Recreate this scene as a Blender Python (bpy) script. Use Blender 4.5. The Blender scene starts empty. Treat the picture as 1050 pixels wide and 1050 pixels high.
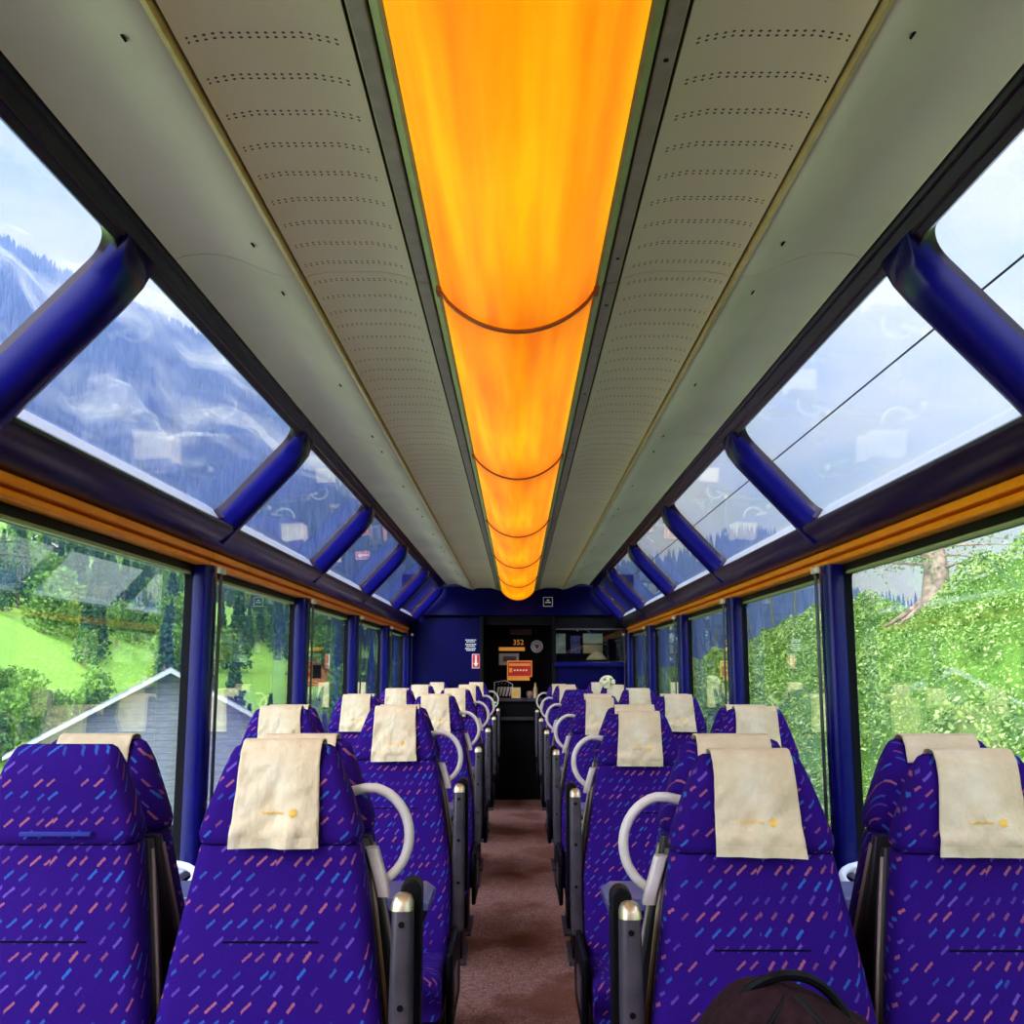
import bpy, bmesh, math, random
import numpy as np
from mathutils import Vector, Matrix, noise as mn

C = bpy.context.scene.collection
S = bpy.context.scene
random.seed(7)
rng = np.random.default_rng(7)
PI = math.pi
CAMZ = 1.38

# ------------------------------------------------------------------ camera
cam = bpy.data.cameras.new('camera')
cam.sensor_width = 36; cam.lens = 36.0; cam.clip_end = 5000; cam.clip_start = 0.02
co = bpy.data.objects.new('camera', cam); C.objects.link(co)
co.location = (0, 0, CAMZ)
co.rotation_euler = (math.radians(90 + 8.77), 0, 0.0057)
S.camera = co

# ------------------------------------------------------------------ world
W = bpy.data.worlds.new('cloudy_sky'); S.world = W; W.use_nodes = True
wn = W.node_tree.nodes; wl = W.node_tree.links
for n in list(wn): wn.remove(n)
wo = wn.new('ShaderNodeOutputWorld'); wb = wn.new('ShaderNodeBackground'); wl.new(wb.outputs[0], wo.inputs[0])
tc = wn.new('ShaderNodeTexCoord')
mp = wn.new('ShaderNodeMapping'); wl.new(tc.outputs['Generated'], mp.inputs[0]); mp.inputs['Scale'].default_value = (1, 1, 2.2)
nz = wn.new('ShaderNodeTexNoise'); nz.inputs['Scale'].default_value = 3.2; nz.inputs['Detail'].default_value = 7; nz.inputs['Roughness'].default_value = .55
wl.new(mp.outputs[0], nz.inputs['Vector'])
cr = wn.new('ShaderNodeValToRGB'); wl.new(nz.outputs['Fac'], cr.inputs[0])
e = cr.color_ramp.elements
e[0].position = .32; e[0].color = (.30, .44, .84, 1)
e[1].position = .57; e[1].color = (.92, .93, 1.0, 1)
m_ = e.new(.45); m_.color = (.62, .71, .96, 1)
# overcast dome: the clouds are brighter high up and around the veiled sun behind the camera
sx = wn.new('ShaderNodeSeparateXYZ'); wl.new(tc.outputs['Generated'], sx.inputs[0])
mr = wn.new('ShaderNodeMapRange'); wl.new(sx.outputs['Z'], mr.inputs[0])
mr.inputs[1].default_value = .45; mr.inputs[2].default_value = .95; mr.inputs[3].default_value = .93; mr.inputs[4].default_value = 2.4
dt = wn.new('ShaderNodeVectorMath'); dt.operation = 'DOT_PRODUCT'; wl.new(tc.outputs['Generated'], dt.inputs[0])
sd = Vector((-.35, -.75, .56)).normalized(); dt.inputs[1].default_value = sd
mr2 = wn.new('ShaderNodeMapRange'); wl.new(dt.outputs['Value'], mr2.inputs[0])
mr2.inputs[1].default_value = .2; mr2.inputs[2].default_value = 1; mr2.inputs[3].default_value = 0; mr2.inputs[4].default_value = 9.0
ad = wn.new('ShaderNodeMath'); ad.operation = 'ADD'; wl.new(mr.outputs[0], ad.inputs[0]); wl.new(mr2.outputs[0], ad.inputs[1])
wl.new(cr.outputs[0], wb.inputs['Color']); wl.new(ad.outputs[0], wb.inputs['Strength'])

# veiled sun, soft
sl = bpy.data.lights.new('sun', 'SUN'); sl.energy = 2.3; sl.angle = math.radians(25); sl.color = (1, .93, .84)
so = bpy.data.objects.new('sun', sl); C.objects.link(so)
so.rotation_euler = sd.to_track_quat('Z', 'Y').to_euler()

S.view_settings.view_transform = 'Standard'; S.view_settings.look = 'None'
S.view_settings.gamma = 1; S.view_settings.exposure = 0.0
S.view_settings.use_curve_mapping = False
S.cycles.max_bounces = 9; S.cycles.diffuse_bounces = 5; S.cycles.glossy_bounces = 4
S.cycles.transparent_max_bounces = 24; S.cycles.use_denoising = True
S.cycles.sample_clamp_indirect = 6.0

# ------------------------------------------------------------------ node helpers
class NT:
    def __init__(s, name):
        s.m = bpy.data.materials.new(name); s.m.use_nodes = True
        s.t = s.m.node_tree
        for n in list(s.t.nodes): s.t.nodes.remove(n)
        s.out = s.t.nodes.new('ShaderNodeOutputMaterial')
    def n(s, typ, **kw):
        n = s.t.nodes.new('ShaderNode' + typ)
        for k, v in kw.items(): setattr(n, k, v)
        return n
    def l(s, a, b): s.t.links.new(a, b)
    def put(s, sock, v):
        if isinstance(v, bpy.types.NodeSocket): s.l(v, sock)
        else: sock.default_value = v
    def math(s, op, a, b=None, c=None):
        n = s.n('Math', operation=op); s.put(n.inputs[0], a)
        if b is not None: s.put(n.inputs[1], b)
        if c is not None: s.put(n.inputs[2], c)
        return n.outputs[0]
    def mix(s, f, a, b, blend='MIX'):
        n = s.n('Mix', data_type='RGBA', blend_type=blend)
        s.put(n.inputs[0], f)
        for i, v in ((6, a), (7, b)):
            if not isinstance(v, bpy.types.NodeSocket) and len(v) == 3: v = (*v, 1)
            s.put(n.inputs[i], v)
        return n.outputs[2]
    def noise(s, scale, detail=4, rough=.5, coord='Object', mapscale=None, rot=None):
        t = s.n('TexCoord'); v = t.outputs[coord]
        if mapscale or rot:
            m = s.n('Mapping'); s.l(v, m.inputs[0]); v = m.outputs[0]
            if mapscale: m.inputs['Scale'].default_value = mapscale
            if rot: m.inputs['Rotation'].default_value = rot
        n = s.n('TexNoise'); s.l(v, n.inputs['Vector'])
        n.inputs['Scale'].default_value = scale; n.inputs['Detail'].default_value = detail; n.inputs['Roughness'].default_value = rough
        return n.outputs['Fac']
    def ramp(s, f, stops):
        r = s.n('ValToRGB'); s.put(r.inputs[0], f); e = r.color_ramp.elements
        e[0].position, e[0].color = stops[0][0], (*stops[0][1], 1)
        e[1].position, e[1].color = stops[-1][0], (*stops[-1][1], 1)
        for p, c in stops[1:-1]:
            x = e.new(p); x.color = (*c, 1)
        return r.outputs[0]
    def bsdf(s, col, rough=.5, metal=0, spec=.5, bump=None, bstr=.3, bdist=.01, coat=0, trans=0, alpha=None, sheen=0):
        b = s.n('BsdfPrincipled')
        if not isinstance(col, bpy.types.NodeSocket) and len(col) == 3: col = (*col, 1)
        s.put(b.inputs['Base Color'], col); s.put(b.inputs['Roughness'], rough); s.put(b.inputs['Metallic'], metal)
        b.inputs['Specular IOR Level'].default_value = spec; b.inputs['Coat Weight'].default_value = coat
        b.inputs['Sheen Weight'].default_value = sheen
        if alpha is not None: s.put(b.inputs['Alpha'], alpha)
        if bump is not None:
            bn = s.n('Bump'); bn.inputs['Strength'].default_value = bstr; bn.inputs['Distance'].default_value = bdist
            s.l(bump, bn.inputs['Height']); s.l(bn.outputs[0], b.inputs['Normal'])
        s.l(b.outputs[0], s.out.inputs[0]); return b

def simple(name, col, rough=.5, metal=0, var=.12, nscale=25, bump=.0, spec=.5, coat=0, sheen=0):
    t = NT(name); f = t.noise(nscale, 4)
    c0 = tuple(min(1, c * (1 - var)) for c in col); c1 = tuple(min(1, c * (1 + var)) for c in col)
    t.bsdf(t.ramp(f, [(.3, c0), (.7, c1)]), rough, metal, spec, bump=f if bump else None, bstr=bump, coat=coat, sheen=sheen)
    return t.m

M = {}
M['navy'] = simple('navy_lacquer', (.0035, .003, .10), .22, var=.15, nscale=4, spec=.22)
M['dark'] = simple('dark_plum_lacquer', (.012, .003, .014), .25, var=.25, nscale=5, spec=.25)
M['black'] = simple('black_plastic', (.002, .0015, .003), .5, spec=.12)
M['void'] = simple('black_matt_frame', (.0012, .001, .003), .6, spec=.12)
M['black_gloss'] = simple('black_gloss', (.004, .004, .008), .12)
M['wallblue'] = simple('blue_wall_panel', (.0006, .0006, .045), .4, var=.3, nscale=2, spec=.08)
M['orange_trim'] = simple('amber_lamplit_rail', (1.0, .27, .002), .32, metal=.1, spec=.15, var=.1, nscale=8)  # orange reflection of the ceiling lamps put into the rail's base colour
M['silver'] = simple('silver_sill', (.62, .63, .78), .3, metal=.2, var=.05)
M['olive'] = simple('blind_hem', (.30, .33, .16), .45)
M['ceil_outer'] = simple('ceiling_paint', (.66, .58, .46), .5, var=.12, nscale=1.6, bump=.05)
M['ceil_trim'] = simple('ceiling_trim', (.62, .47, .24), .35, metal=.4)
M['lamp_trim'] = simple('grey_lamp_trim', (.30, .27, .20), .4, metal=.3)
M['seam'] = simple('dark_seam', (.02, .015, .012), .6)
M['crease_shade'] = simple('dark_blue_crease_shade', (.003, .001, .02), .9, spec=.1)  # shadow in the backrest crease, put in as a dark colour
M['seam_brown'] = simple('brown_lamp_clip', (.35, .07, .004), .5)
M['grey_metal'] = simple('grey_metal_bracket', (.085, .07, .085), .32, metal=.5, spec=.3, var=.25, nscale=14)
M['chrome'] = simple('polished_cap', (.62, .50, .33), .33, metal=.8)
M['handle'] = simple('cream_grab_handle', (.60, .52, .47), .35, var=.06)
M['shell'] = simple('dark_seat_shell', (.012, .007, .010), .5, var=.25, nscale=9)
M['shell_edge'] = simple('beige_shell_edge', (.30, .21, .17), .4, var=.1)
M['table'] = simple('blue_grey_table', (.08, .085, .20), .3)
M['bin'] = simple('pale_blue_bin', (.55, .62, .82), .4)
M['gold'] = simple('gold_thread', (.85, .50, .06), .5)
M['white'] = simple('white_print', (.75, .75, .8), .5)
M['red'] = simple('red_print', (.55, .02, .015), .4)
M['orange_print'] = simple('orange_print', (.85, .33, .05), .4)
def glowprint(name, col, st):
    t = NT(name); b = t.bsdf(col, .4); b.inputs['Emission Color'].default_value = (*col, 1); b.inputs['Emission Strength'].default_value = st; return t.m
M['orange_print'] = glowprint('backlit_orange_print', (.85, .33, .05), .45)
M['red_lit'] = glowprint('backlit_red_print', (.45, .015, .01), .5)
M['cream_lit'] = glowprint('backlit_cream_print', (.85, .6, .4), .5)
M['cream'] = simple('cream_card', (.75, .55, .28), .6)
M['bag'] = simple('dark_brown_nylon', (.020, .007, .009), .8, var=.4, nscale=60, bump=.15, spec=.1)
M['bark'] = simple('pale_bark', (.30, .21, .15), .85, var=.6, nscale=9, bump=.4)
M['wood_post'] = simple('grey_post_wood', (.08, .09, .08), .8, var=.3)
M['gravel'] = simple('track_gravel', (.22, .20, .18), .9, var=.5, nscale=14, bump=.4)
M['tuft'] = simple('cream_petals', (.80, .74, .48), .7)

def fabric():
    t = NT('purple_dashed_fabric')
    tcn = t.n('TexCoord'); sp = t.n('SeparateXYZ'); t.l(tcn.outputs['Object'], sp.inputs[0])
    u = t.math('ADD', sp.outputs[0], t.math('MULTIPLY', t.math('MULTIPLY', t.math('ADD', sp.outputs[1], .105), t.math('SIGN', sp.outputs[0])), .75)); v = t.math('SUBTRACT', sp.outputs[2], t.math('MULTIPLY', sp.outputs[1], .7))
    cx, ry = .0275, .0225
    vv = t.math('DIVIDE', v, ry); row = t.math('FLOOR', vv); fv = t.math('FRACT', vv)
    off = t.math('MULTIPLY', row, .41)
    jit = t.n('TexWhiteNoise', noise_dimensions='1D'); t.l(row, jit.inputs['W'])
    uu = t.math('ADD', t.math('ADD', t.math('DIVIDE', u, cx), off), t.math('MULTIPLY', jit.outputs['Value'], .5))
    col = t.math('FLOOR', uu); fu = t.math('FRACT', uu)
    cb = t.n('CombineXYZ'); t.l(col, cb.inputs[0]); t.l(row, cb.inputs[1])
    wn_ = t.n('TexWhiteNoise', noise_dimensions='3D'); t.l(cb.outputs[0], wn_.inputs['Vector'])
    h = wn_.outputs['Value']; sc = t.n('SeparateColor'); t.l(wn_.outputs['Color'], sc.inputs[0])
    dx = t.math('MULTIPLY', t.math('ADD', t.math('SUBTRACT', fu, .5), t.math('MULTIPLY', t.math('SUBTRACT', sc.outputs[1], .5), .35)), cx)
    dz = t.math('MULTIPLY', t.math('ADD', t.math('SUBTRACT', fv, .5), t.math('MULTIPLY', t.math('SUBTRACT', sc.outputs[2], .5), .2)), ry)
    a = math.radians(42); ca, sa = math.cos(a), math.sin(a)
    al = t.math('ABSOLUTE', t.math('ADD', t.math('MULTIPLY', dx, ca), t.math('MULTIPLY', dz, sa)))
    pe = t.math('ABSOLUTE', t.math('SUBTRACT', t.math('MULTIPLY', dz, ca), t.math('MULTIPLY', dx, sa)))
    rough = t.noise(520, 2)
    al = t.math('ADD', al, t.math('MULTIPLY', t.math('SUBTRACT', rough, .5), .006))
    pe = t.math('ADD', pe, t.math('MULTIPLY', t.math('SUBTRACT', rough, .5), .004))
    L = t.math('ADD', .0056, t.math('MULTIPLY', sc.outputs[0], .0050))
    m = t.math('MULTIPLY', t.math('LESS_THAN', al, L), t.math('LESS_THAN', pe, .0021))
    m = t.math('MULTIPLY', m, t.math('GREATER_THAN', h, .24))
    r3 = t.math('FRACT', t.math('ADD', t.math('DIVIDE', row, 3.0), .01))
    c = t.mix(t.math('GREATER_THAN', r3, .3), (.025, .16, .55), (.50, .14, .13))
    c = t.mix(t.math('GREATER_THAN', r3, .6), c, (.17, .09, .46))
    fade = t.math('ADD', .12, t.math('MULTIPLY', sc.outputs[0], .52))
    fine = t.noise(420, 3)
    big = t.noise(5, 2)
    base = t.mix(fine, (.008, .0015, .080), (.026, .004, .185))
    base = t.mix(t.math('MULTIPLY', big, .5), base, (.030, .003, .13))
    cc = t.mix(t.math('MULTIPLY', m, fade), base, c)
    t.bsdf(cc, .85, spec=.08, bump=fine, bstr=.25, bdist=.002)
    return t.m
M['fabric'] = fabric()
def plainfab():
    t = NT('purple_plain_weave'); f = t.noise(420, 3)
    t.bsdf(t.mix(f, (.02, .004, .09), (.05, .013, .19)), .85, spec=.2, bump=f, bstr=.25, bdist=.002, sheen=.15); return t.m
M['fabric_plain'] = plainfab()

def clothmat():
    t = NT('cream_linen'); f = t.noise(9, 5, .6); g = t.noise(600, 2)
    t.bsdf(t.ramp(f, [(.3, (.54, .40, .24)), (.55, (.66, .53, .36)), (.75, (.72, .63, .49))]), .9, spec=.15, bump=t.noise(26, 3, .55, mapscale=(1,1,.6)), bstr=.6, bdist=.014)
    return t.m
M['cloth'] = clothmat()

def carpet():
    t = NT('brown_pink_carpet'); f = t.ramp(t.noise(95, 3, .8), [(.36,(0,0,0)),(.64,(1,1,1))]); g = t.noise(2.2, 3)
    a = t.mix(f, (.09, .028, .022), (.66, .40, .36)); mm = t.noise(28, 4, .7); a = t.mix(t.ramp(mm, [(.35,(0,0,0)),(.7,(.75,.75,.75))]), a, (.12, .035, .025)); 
    st = t.noise(1.7, 3, .5, mapscale=(1.3,1,1)); a = t.mix(t.ramp(st, [(.48,(0,0,0)),(.62,(.8,.8,.8))]), a, (.13, .038, .018))  # bands of window light and shade on the aisle, painted as dark brown blotches
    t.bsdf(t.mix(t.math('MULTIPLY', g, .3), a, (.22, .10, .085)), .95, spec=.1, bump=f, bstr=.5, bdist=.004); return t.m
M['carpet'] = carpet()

def perforated():
    t = NT('perforated_ceiling_panel')
    g = t.n('NewGeometry'); sp = t.n('SeparateXYZ'); t.l(g.outputs['Position'], sp.inputs[0])
    x = t.math('ABSOLUTE', sp.outputs[0]); y = sp.outputs[1]
    rw, cw, r = .100, .0122, .0026
    yr = t.math('MULTIPLY', t.math('FRACT', t.math('DIVIDE', y, rw)), rw)       # 0..rw
    y2 = t.math('SUBTRACT', t.math('MINIMUM', yr, t.math('SUBTRACT', rw, yr)), .0052)
    fx = t.math('MULTIPLY', t.math('SUBTRACT', t.math('FRACT', t.math('DIVIDE', x, cw)), .5), cw)
    d = t.math('SQRT', t.math('ADD', t.math('MULTIPLY', y2, y2), t.math('MULTIPLY', fx, fx)))
    m = t.math('LESS_THAN', d, r)
    m = t.math('MULTIPLY', m, t.math('MULTIPLY', t.math('GREATER_THAN', x, .245), t.math('LESS_THAN', x, .458)))
    f = t.noise(1.7, 3); c = t.ramp(f, [(.3, (.57, .46, .34)), (.7, (.65, .54, .42))])
    t.bsdf(t.mix(m, c, (.02, .015, .01)), .5); return t.m
M['perf'] = perforated()

def glass(name, tint, refl, rough=0.0):
    t = NT(name)
    tr = t.n('BsdfTransparent'); tr.inputs[0].default_value = (*tint, 1)
    gl = t.n('BsdfGlossy'); gl.inputs['Roughness'].default_value = rough; gl.inputs['Color'].default_value = (.95, 1, .97, 1)
    lw = t.n('LayerWeight'); lw.inputs[0].default_value = .5
    sch = t.math('ADD', .045, t.math('MULTIPLY', .955, t.math('POWER', lw.outputs['Facing'], 5.0)))
    mx = t.n('MixShader'); t.l(t.math('MULTIPLY', sch, refl), mx.inputs[0])
    t.l(tr.outputs[0], mx.inputs[1]); t.l(gl.outputs[0], mx.inputs[2]); t.l(mx.outputs[0], t.out.inputs[0]); return t.m
M['glass'] = glass('window_glass', (.97, 1, .98), 1.45)
M['glass_roof'] = glass('roof_glass', (.97, .98, 1.0), 1.1)

def lampmat():
    t = NT('amber_lamp_diffuser')
    f = t.noise(2.2, 3, .5, mapscale=(9, .55, 1)); em = t.n('Emission')
    tcn = t.n('TexCoord'); sp = t.n('SeparateXYZ'); t.l(tcn.outputs['Object'], sp.inputs[0])
    yy = t.math('SUBTRACT', t.math('DIVIDE', sp.outputs[1], 1.74), .5)
    endf = t.math('POWER', t.math('MINIMUM', 1.0, t.math('MULTIPLY', t.math('ABSOLUTE', yy), 2.0)), 5.0)   # the tubes inside stop short of the joints
    ff = t.math('SUBTRACT', f, t.math('MULTIPLY', endf, .28))
    ff = t.math('ADD', ff, t.math('MULTIPLY', t.math('MAXIMUM', 0.0, t.math('SUBTRACT', .22, t.math('ABSOLUTE', t.math('SUBTRACT', yy, .12)))), .55))
    t.l(t.ramp(ff, [(.18, (.88, .18, .0)), (.42, (1, .31, .0)), (.55, (1, .38, .001)), (.75, (1, .54, .003))]), em.inputs[0])
    em.inputs[1].default_value = 1.0
    b = t.n('BsdfPrincipled'); b.inputs['Base Color'].default_value = (.25, .06, .0, 1); b.inputs['Roughness'].default_value = .4; b.inputs['Specular IOR Level'].default_value = .1
    a = t.n('AddShader'); t.l(b.outputs[0], a.inputs[0]); t.l(em.outputs[0], a.inputs[1]); t.l(a.outputs[0], t.out.inputs[0]); return t.m
M['lamp'] = lampmat()

# ------------------------------------------------------------------ mesh helpers
class MB:
    def __init__(s): s.v = []; s.f = []
    def add(s, v, f):
        o = len(s.v); s.v += [tuple(p) for p in v]; s.f += [tuple(i + o for i in q) for q in f]; return s
    def box(s, x0, x1, y0, y1, z0, z1):
        v = [(x, y, z) for x in (x0, x1) for y in (y0, y1) for z in (z0, z1)]
        return s.add(v, [(0,1,3,2),(4,6,7,5),(0,4,5,1),(2,3,7,6),(0,2,6,4),(1,5,7,3)])
    def prism(s, prof, y0, y1, closed=True):      # prof in (x,z), along y
        n = len(prof); v = [(x, y0, z) for x, z in prof] + [(x, y1, z) for x, z in prof]
        f = [(i, (i+1) % n, (i+1) % n + n, i + n) for i in range(n if closed else n - 1)]
        if closed: f += [tuple(range(n)), tuple(range(2*n-1, n-1, -1))]
        return s.add(v, f)
    def loft(s, rings, cap=True, loop=True):
        n = len(rings[0]); v = [p for r in rings for p in r]; f = []
        for k in range(len(rings) - 1):
            for i in range(n if loop else n - 1):
                j = (i + 1) % n; f.append((k*n+i, k*n+j, (k+1)*n+j, (k+1)*n+i))
        if cap: f += [tuple(range(n)), tuple(range(len(v)-1, len(v)-n-1, -1))]
        return s.add(v, f)
    def tube(s, path, r, n=8, closed=False, flat=None):
        P = [Vector(p) for p in path]; rs = r if isinstance(r, (list, tuple)) else [r]*len(P); rings = []
        up = None
        for i, p in enumerate(P):
            if closed: d = P[(i+1) % len(P)] - P[i-1]
            else: d = P[min(i+1, len(P)-1)] - P[max(i-1, 0)]
            d.normalize()
            if up is None: up = Vector((0,0,1)) if abs(d.z) < .9 else Vector((1,0,0))
            a = d.cross(up).normalized(); up = a.cross(d).normalized()
            rings.append([p + a*math.cos(t*2*PI/n)*rs[i] + up*math.sin(t*2*PI/n)*rs[i] for t in range(n)])
        if closed: rings.append(rings[0]); return s.loft(rings, cap=False)
        return s.loft(rings)
    def cyl(s, c0, c1, r, n=16): return s.tube([c0, c1], r, n)
    def tf(s, m): s.v = [tuple(m @ Vector(p)) for p in s.v]; return s
    def build(s, name, mat, parent=None, smooth=35, bevel=0, merge=False, subd=0):
        me = bpy.data.meshes.new(name); bm = bmesh.new()
        vs = [bm.verts.new(p) for p in s.v]
        for q in s.f:
            if len(set(q)) >= 3:
                try: bm.faces.new([vs[i] for i in q])
                except ValueError: pass
        if merge: bmesh.ops.remove_doubles(bm, verts=bm.verts, dist=1e-5)
        bmesh.ops.recalc_face_normals(bm, faces=bm.faces)
        bm.to_mesh(me); bm.free()
        me.materials.append(mat)
        if smooth:
            me.polygons.foreach_set('use_smooth', [True]*len(me.polygons)); me.set_sharp_from_angle(angle=math.radians(smooth))
        o = bpy.data.objects.new(name, me); C.objects.link(o)
        if parent: o.parent = parent
        if bevel:
            b = o.modifiers.new('bevel', 'BEVEL'); b.width = bevel; b.segments = 3; b.limit_method = 'ANGLE'; b.angle_limit = math.radians(40)
        if subd:
            b = o.modifiers.new('subd', 'SUBSURF'); b.levels = subd; b.render_levels = subd
        return o
def rawmesh(name, V, F, mat, parent=None, smooth=False):
    me = bpy.data.meshes.new(name)
    V = np.asarray(V, dtype=np.float32); F = np.asarray(F, dtype=np.int32); k = F.shape[1]
    me.vertices.add(len(V)); me.vertices.foreach_set('co', V.ravel())
    me.loops.add(F.size); me.loops.foreach_set('vertex_index', F.ravel())
    me.polygons.add(len(F)); me.polygons.foreach_set('loop_start', np.arange(0, F.size, k, dtype=np.int32))
    me.update(calc_edges=True); me.materials.append(mat)
    if smooth: me.polygons.foreach_set('use_smooth', [True]*len(F))
    o = bpy.data.objects.new(name, me); C.objects.link(o)
    if parent: o.parent = parent
    return o
def struct(o, label=None):
    o['kind'] = 'structure'
    if label: o['label'] = label
    return o
def tag(o, label, cat, group=None, kind=None):
    o['label'] = label; o['category'] = cat
    if group: o['group'] = group
    if kind: o['kind'] = kind
    return o
def empty(name, loc=(0,0,0), rz=0):
    o = bpy.data.objects.new(name, None); C.objects.link(o); o.location = loc; o.rotation_euler = (0,0,rz); o.empty_display_size = .1; return o
def kids(o, table={}):
    return list(o.children)
def copy_tree(o, parent=None):
    c = o.copy(); C.objects.link(c)
    if parent: c.parent = parent
    for ch in kids(o): copy_tree(ch, c)
    return c
def spl(P, n=5):      # Catmull-Rom through the points
    P = [Vector(p) for p in P]; Q = [P[0]*2-P[1]] + P + [P[-1]*2-P[-2]]; out = []
    for i in range(1, len(Q)-2):
        for k in range(n):
            t = k/n; a, b, c, d = Q[i-1], Q[i], Q[i+1], Q[i+2]
            out.append(.5*((2*b) + (c-a)*t + (2*a-5*b+4*c-d)*t*t + (3*b-a-3*c+d)*t**3))
    return out + [P[-1]]
def rrect(w, d, r, n=5, cx=0, cy=0):
    pts = []
    for qx, qy, a0 in ((1,1,0),(-1,1,90),(-1,-1,180),(1,-1,270)):
        for i in range(n):
            a = math.radians(a0 + 90*i/(n-1)); pts.append((cx+qx*(w/2-r)+r*math.cos(a), cy+qy*(d/2-r)+r*math.sin(a)))
    return pts

# ------------------------------------------------------------------ carriage shell
RINGS = [2.065 + 1.755*k for k in range(-3, 6)]        # k=-3..5
YB, YF = RINGS[0] - .1, 11.0
WX = 1.2
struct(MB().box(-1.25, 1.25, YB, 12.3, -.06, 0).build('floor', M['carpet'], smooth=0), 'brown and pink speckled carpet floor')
for s, nm in ((-1, 'left'), (1, 'right')):
    b = MB().box(s*1.2, s*1.27, YB, YF, 0, .66)
    struct(b.build('wall_'+nm, M['wallblue'], smooth=0), 'dark blue side wall below the windows')
    b = MB().prism([(s*1.16,.66),(s*1.27,.66),(s*1.27,.69),(s*1.16,.69)], YB, YF)
    struct(b.build('trim_sill_'+nm, M['silver'], bevel=.006), 'narrow pale sill under the side windows')
    # heater duct low on the wall
    struct(MB().prism([(s*1.12,.02),(s*1.2,.02),(s*1.2,.20),(s*1.15,.20),(s*1.12,.16)], YB, YF).build('baseboard_'+nm, M['dark'], bevel=.008))
    # beam between side windows and roof windows
    prof = [(1.27,1.74),(1.205,1.824),(1.150,1.821),(1.10,1.857),(1.062,1.892),(1.058,1.906),(1.075,1.918),(1.115,1.93),(1.27,1.97)]
    struct(MB().prism([(s*x, z) for x, z in prof], YB, YF).build('trim_beam_'+nm, M['dark'], smooth=50), 'dark plum beam between side and roof windows')

def xz(s, u, n):    # roof window plane: u up along the slope, n inwards
    return s*(1.105 - .677*u - .736*n), 1.927 + .736*u - .677*n

wcount = 0
for s, nm in ((-1, 'left'), (1, 'right')):
    for k in range(len(RINGS) - 1):
        y0, y1 = RINGS[k], RINGS[k+1]
        # ---- side window
        wcount += 1
        w = struct(empty('window_%d' % wcount, (s*WX, (y0+y1)/2, 0)), 'large side window pane')
        hl = (y1 - y0)/2
        inner = rrect(2*hl - .10, 1.05, .035, 6, 0, 1.215)
        outer = [(math.copysign(hl, a), 1.74+.05 if b > 1.215 else .66) for a, b in inner]
        def P(pts, x): return [(x, a, b) for a, b in pts]
        MB().loft([P(outer, 0), P(inner, 0), P(inner, s*.03)], cap=False).build('window_frame', M['void'], w, merge=True)
        g = MB().box(s*.026, s*.033, -hl+.04, hl-.04, .68, 1.76).build('pane', M['glass'], w, smooth=0)
        MB().box(min(s*.004, s*.022), max(s*.004, s*.022), -hl+.05, hl-.05, 1.730, 1.762).build('blind_hem', M['olive'], w, bevel=.003)
        # amber rail, split at the posts
        for (za, zb, xi) in ((1.766, 1.788, -.044), (1.794, 1.820, -.056)):
            MB().box(min(s*xi, s*.02), max(s*xi, s*.02), -hl+.004, hl-.004, za, zb).build('amber_rail', M['orange_trim'], w, bevel=.006)
        # ---- roof window
        wcount += 1
        w = struct(empty('window_%d' % wcount, (0, (y0+y1)/2, 0)), 'slanted roof window')
        L = .428
        inner = rrect(2*hl - .09, L, .065, 8, 0, L/2)
        outer = [(math.copysign(hl, a), (L+.075) if b > L/2 else -.05) for a, b in inner]
        def Q(pts, n, shrink=0):
            return [(xz(s, b, n)[0], a, xz(s, b, n)[1]) for a, b in pts]
        MB().loft([Q(outer, 0), Q(inner, 0), Q(inner, -.045)], cap=False).build('window_frame', M['dark'], w, merge=True, smooth=50)
        pts = [(-hl+.03, -.02), (hl-.03, -.02), (hl-.03, L+.02), (-hl+.03, L+.02)]
        MB().loft([Q(pts, -.042), Q(pts, -.050)]).build('pane', M['glass_roof'], w, smooth=0)
        st = [xz(s, .002, 0), xz(s, .002, -.04), xz(s, .016, -.04), xz(s, .006, 0)]
        MB().prism(st, -hl+.10, hl-.10).build('sill_strip', M['silver'], w)

# posts and mullions
for s, nm in ((-1, 'left'), (1, 'right')):
    for k, y in enumerate(RINGS):
        p = struct(MB().loft([[(s*1.2 - s*.065*0 + a*1.0, b, z) for a, b in rrect(.10, .10, .03, 5, 0, 0)] for z in (.0, 1.765)]).build('trim_%d' % (k + (0 if s < 0 else 20)), M['navy']), 'dark blue window post')
        p.location = (-s*.018, y, 0)
        bl = MB()
        bl.box(s*1.128-.008, s*1.128+.008, -.035, -.008, 1.735, 1.76); bl.box(s*1.128-.008, s*1.128+.008, .008, .035, 1.735, 1.76)
        bl.build('blind_bracket', M['handle'], p, bevel=.003)
        rd = MB(); rd.cyl((s*1.137, .018, .70), (s*1.137, .018, 1.73), .004); rd.cyl((s*1.137, .034, .70), (s*1.137, .034, 1.73), .004)
        rd.build('guide_rod', M['grey_metal'], p)
        # roof mullion
        mb = MB(); rings = []
        for u in np.linspace(-.06, .455, 10):
            fl = .012*math.exp(-((u+.05)/.05)**2) + .016*math.exp(-((u-.48)/.05)**2)
            g_ = 1 if u < .36 else max(.12, 1 - ((u-.36)/.10)**2*.9)
            fl += .02*max(0, (u-.34)/.11)**2
            cs = [(-.050-fl, -.02), (-.048-fl, .03*g_), (-.034-fl*.7, .052*g_), (-.014, .058*g_), (.014, .058*g_), (.034+fl*.7, .052*g_), (.048+fl, .03*g_), (.050+fl, -.02)]
            rings.append([(xz(s, u, n)[0], a, xz(s, u, n)[1]) for a, n in cs])
        mb.loft(rings)
        q = struct(mb.build('trim_%d' % (k + (40 if s < 0 else 60)), M['navy'], smooth=60), 'dark blue mullion between roof windows'); q.location.y = y - .01

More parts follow.
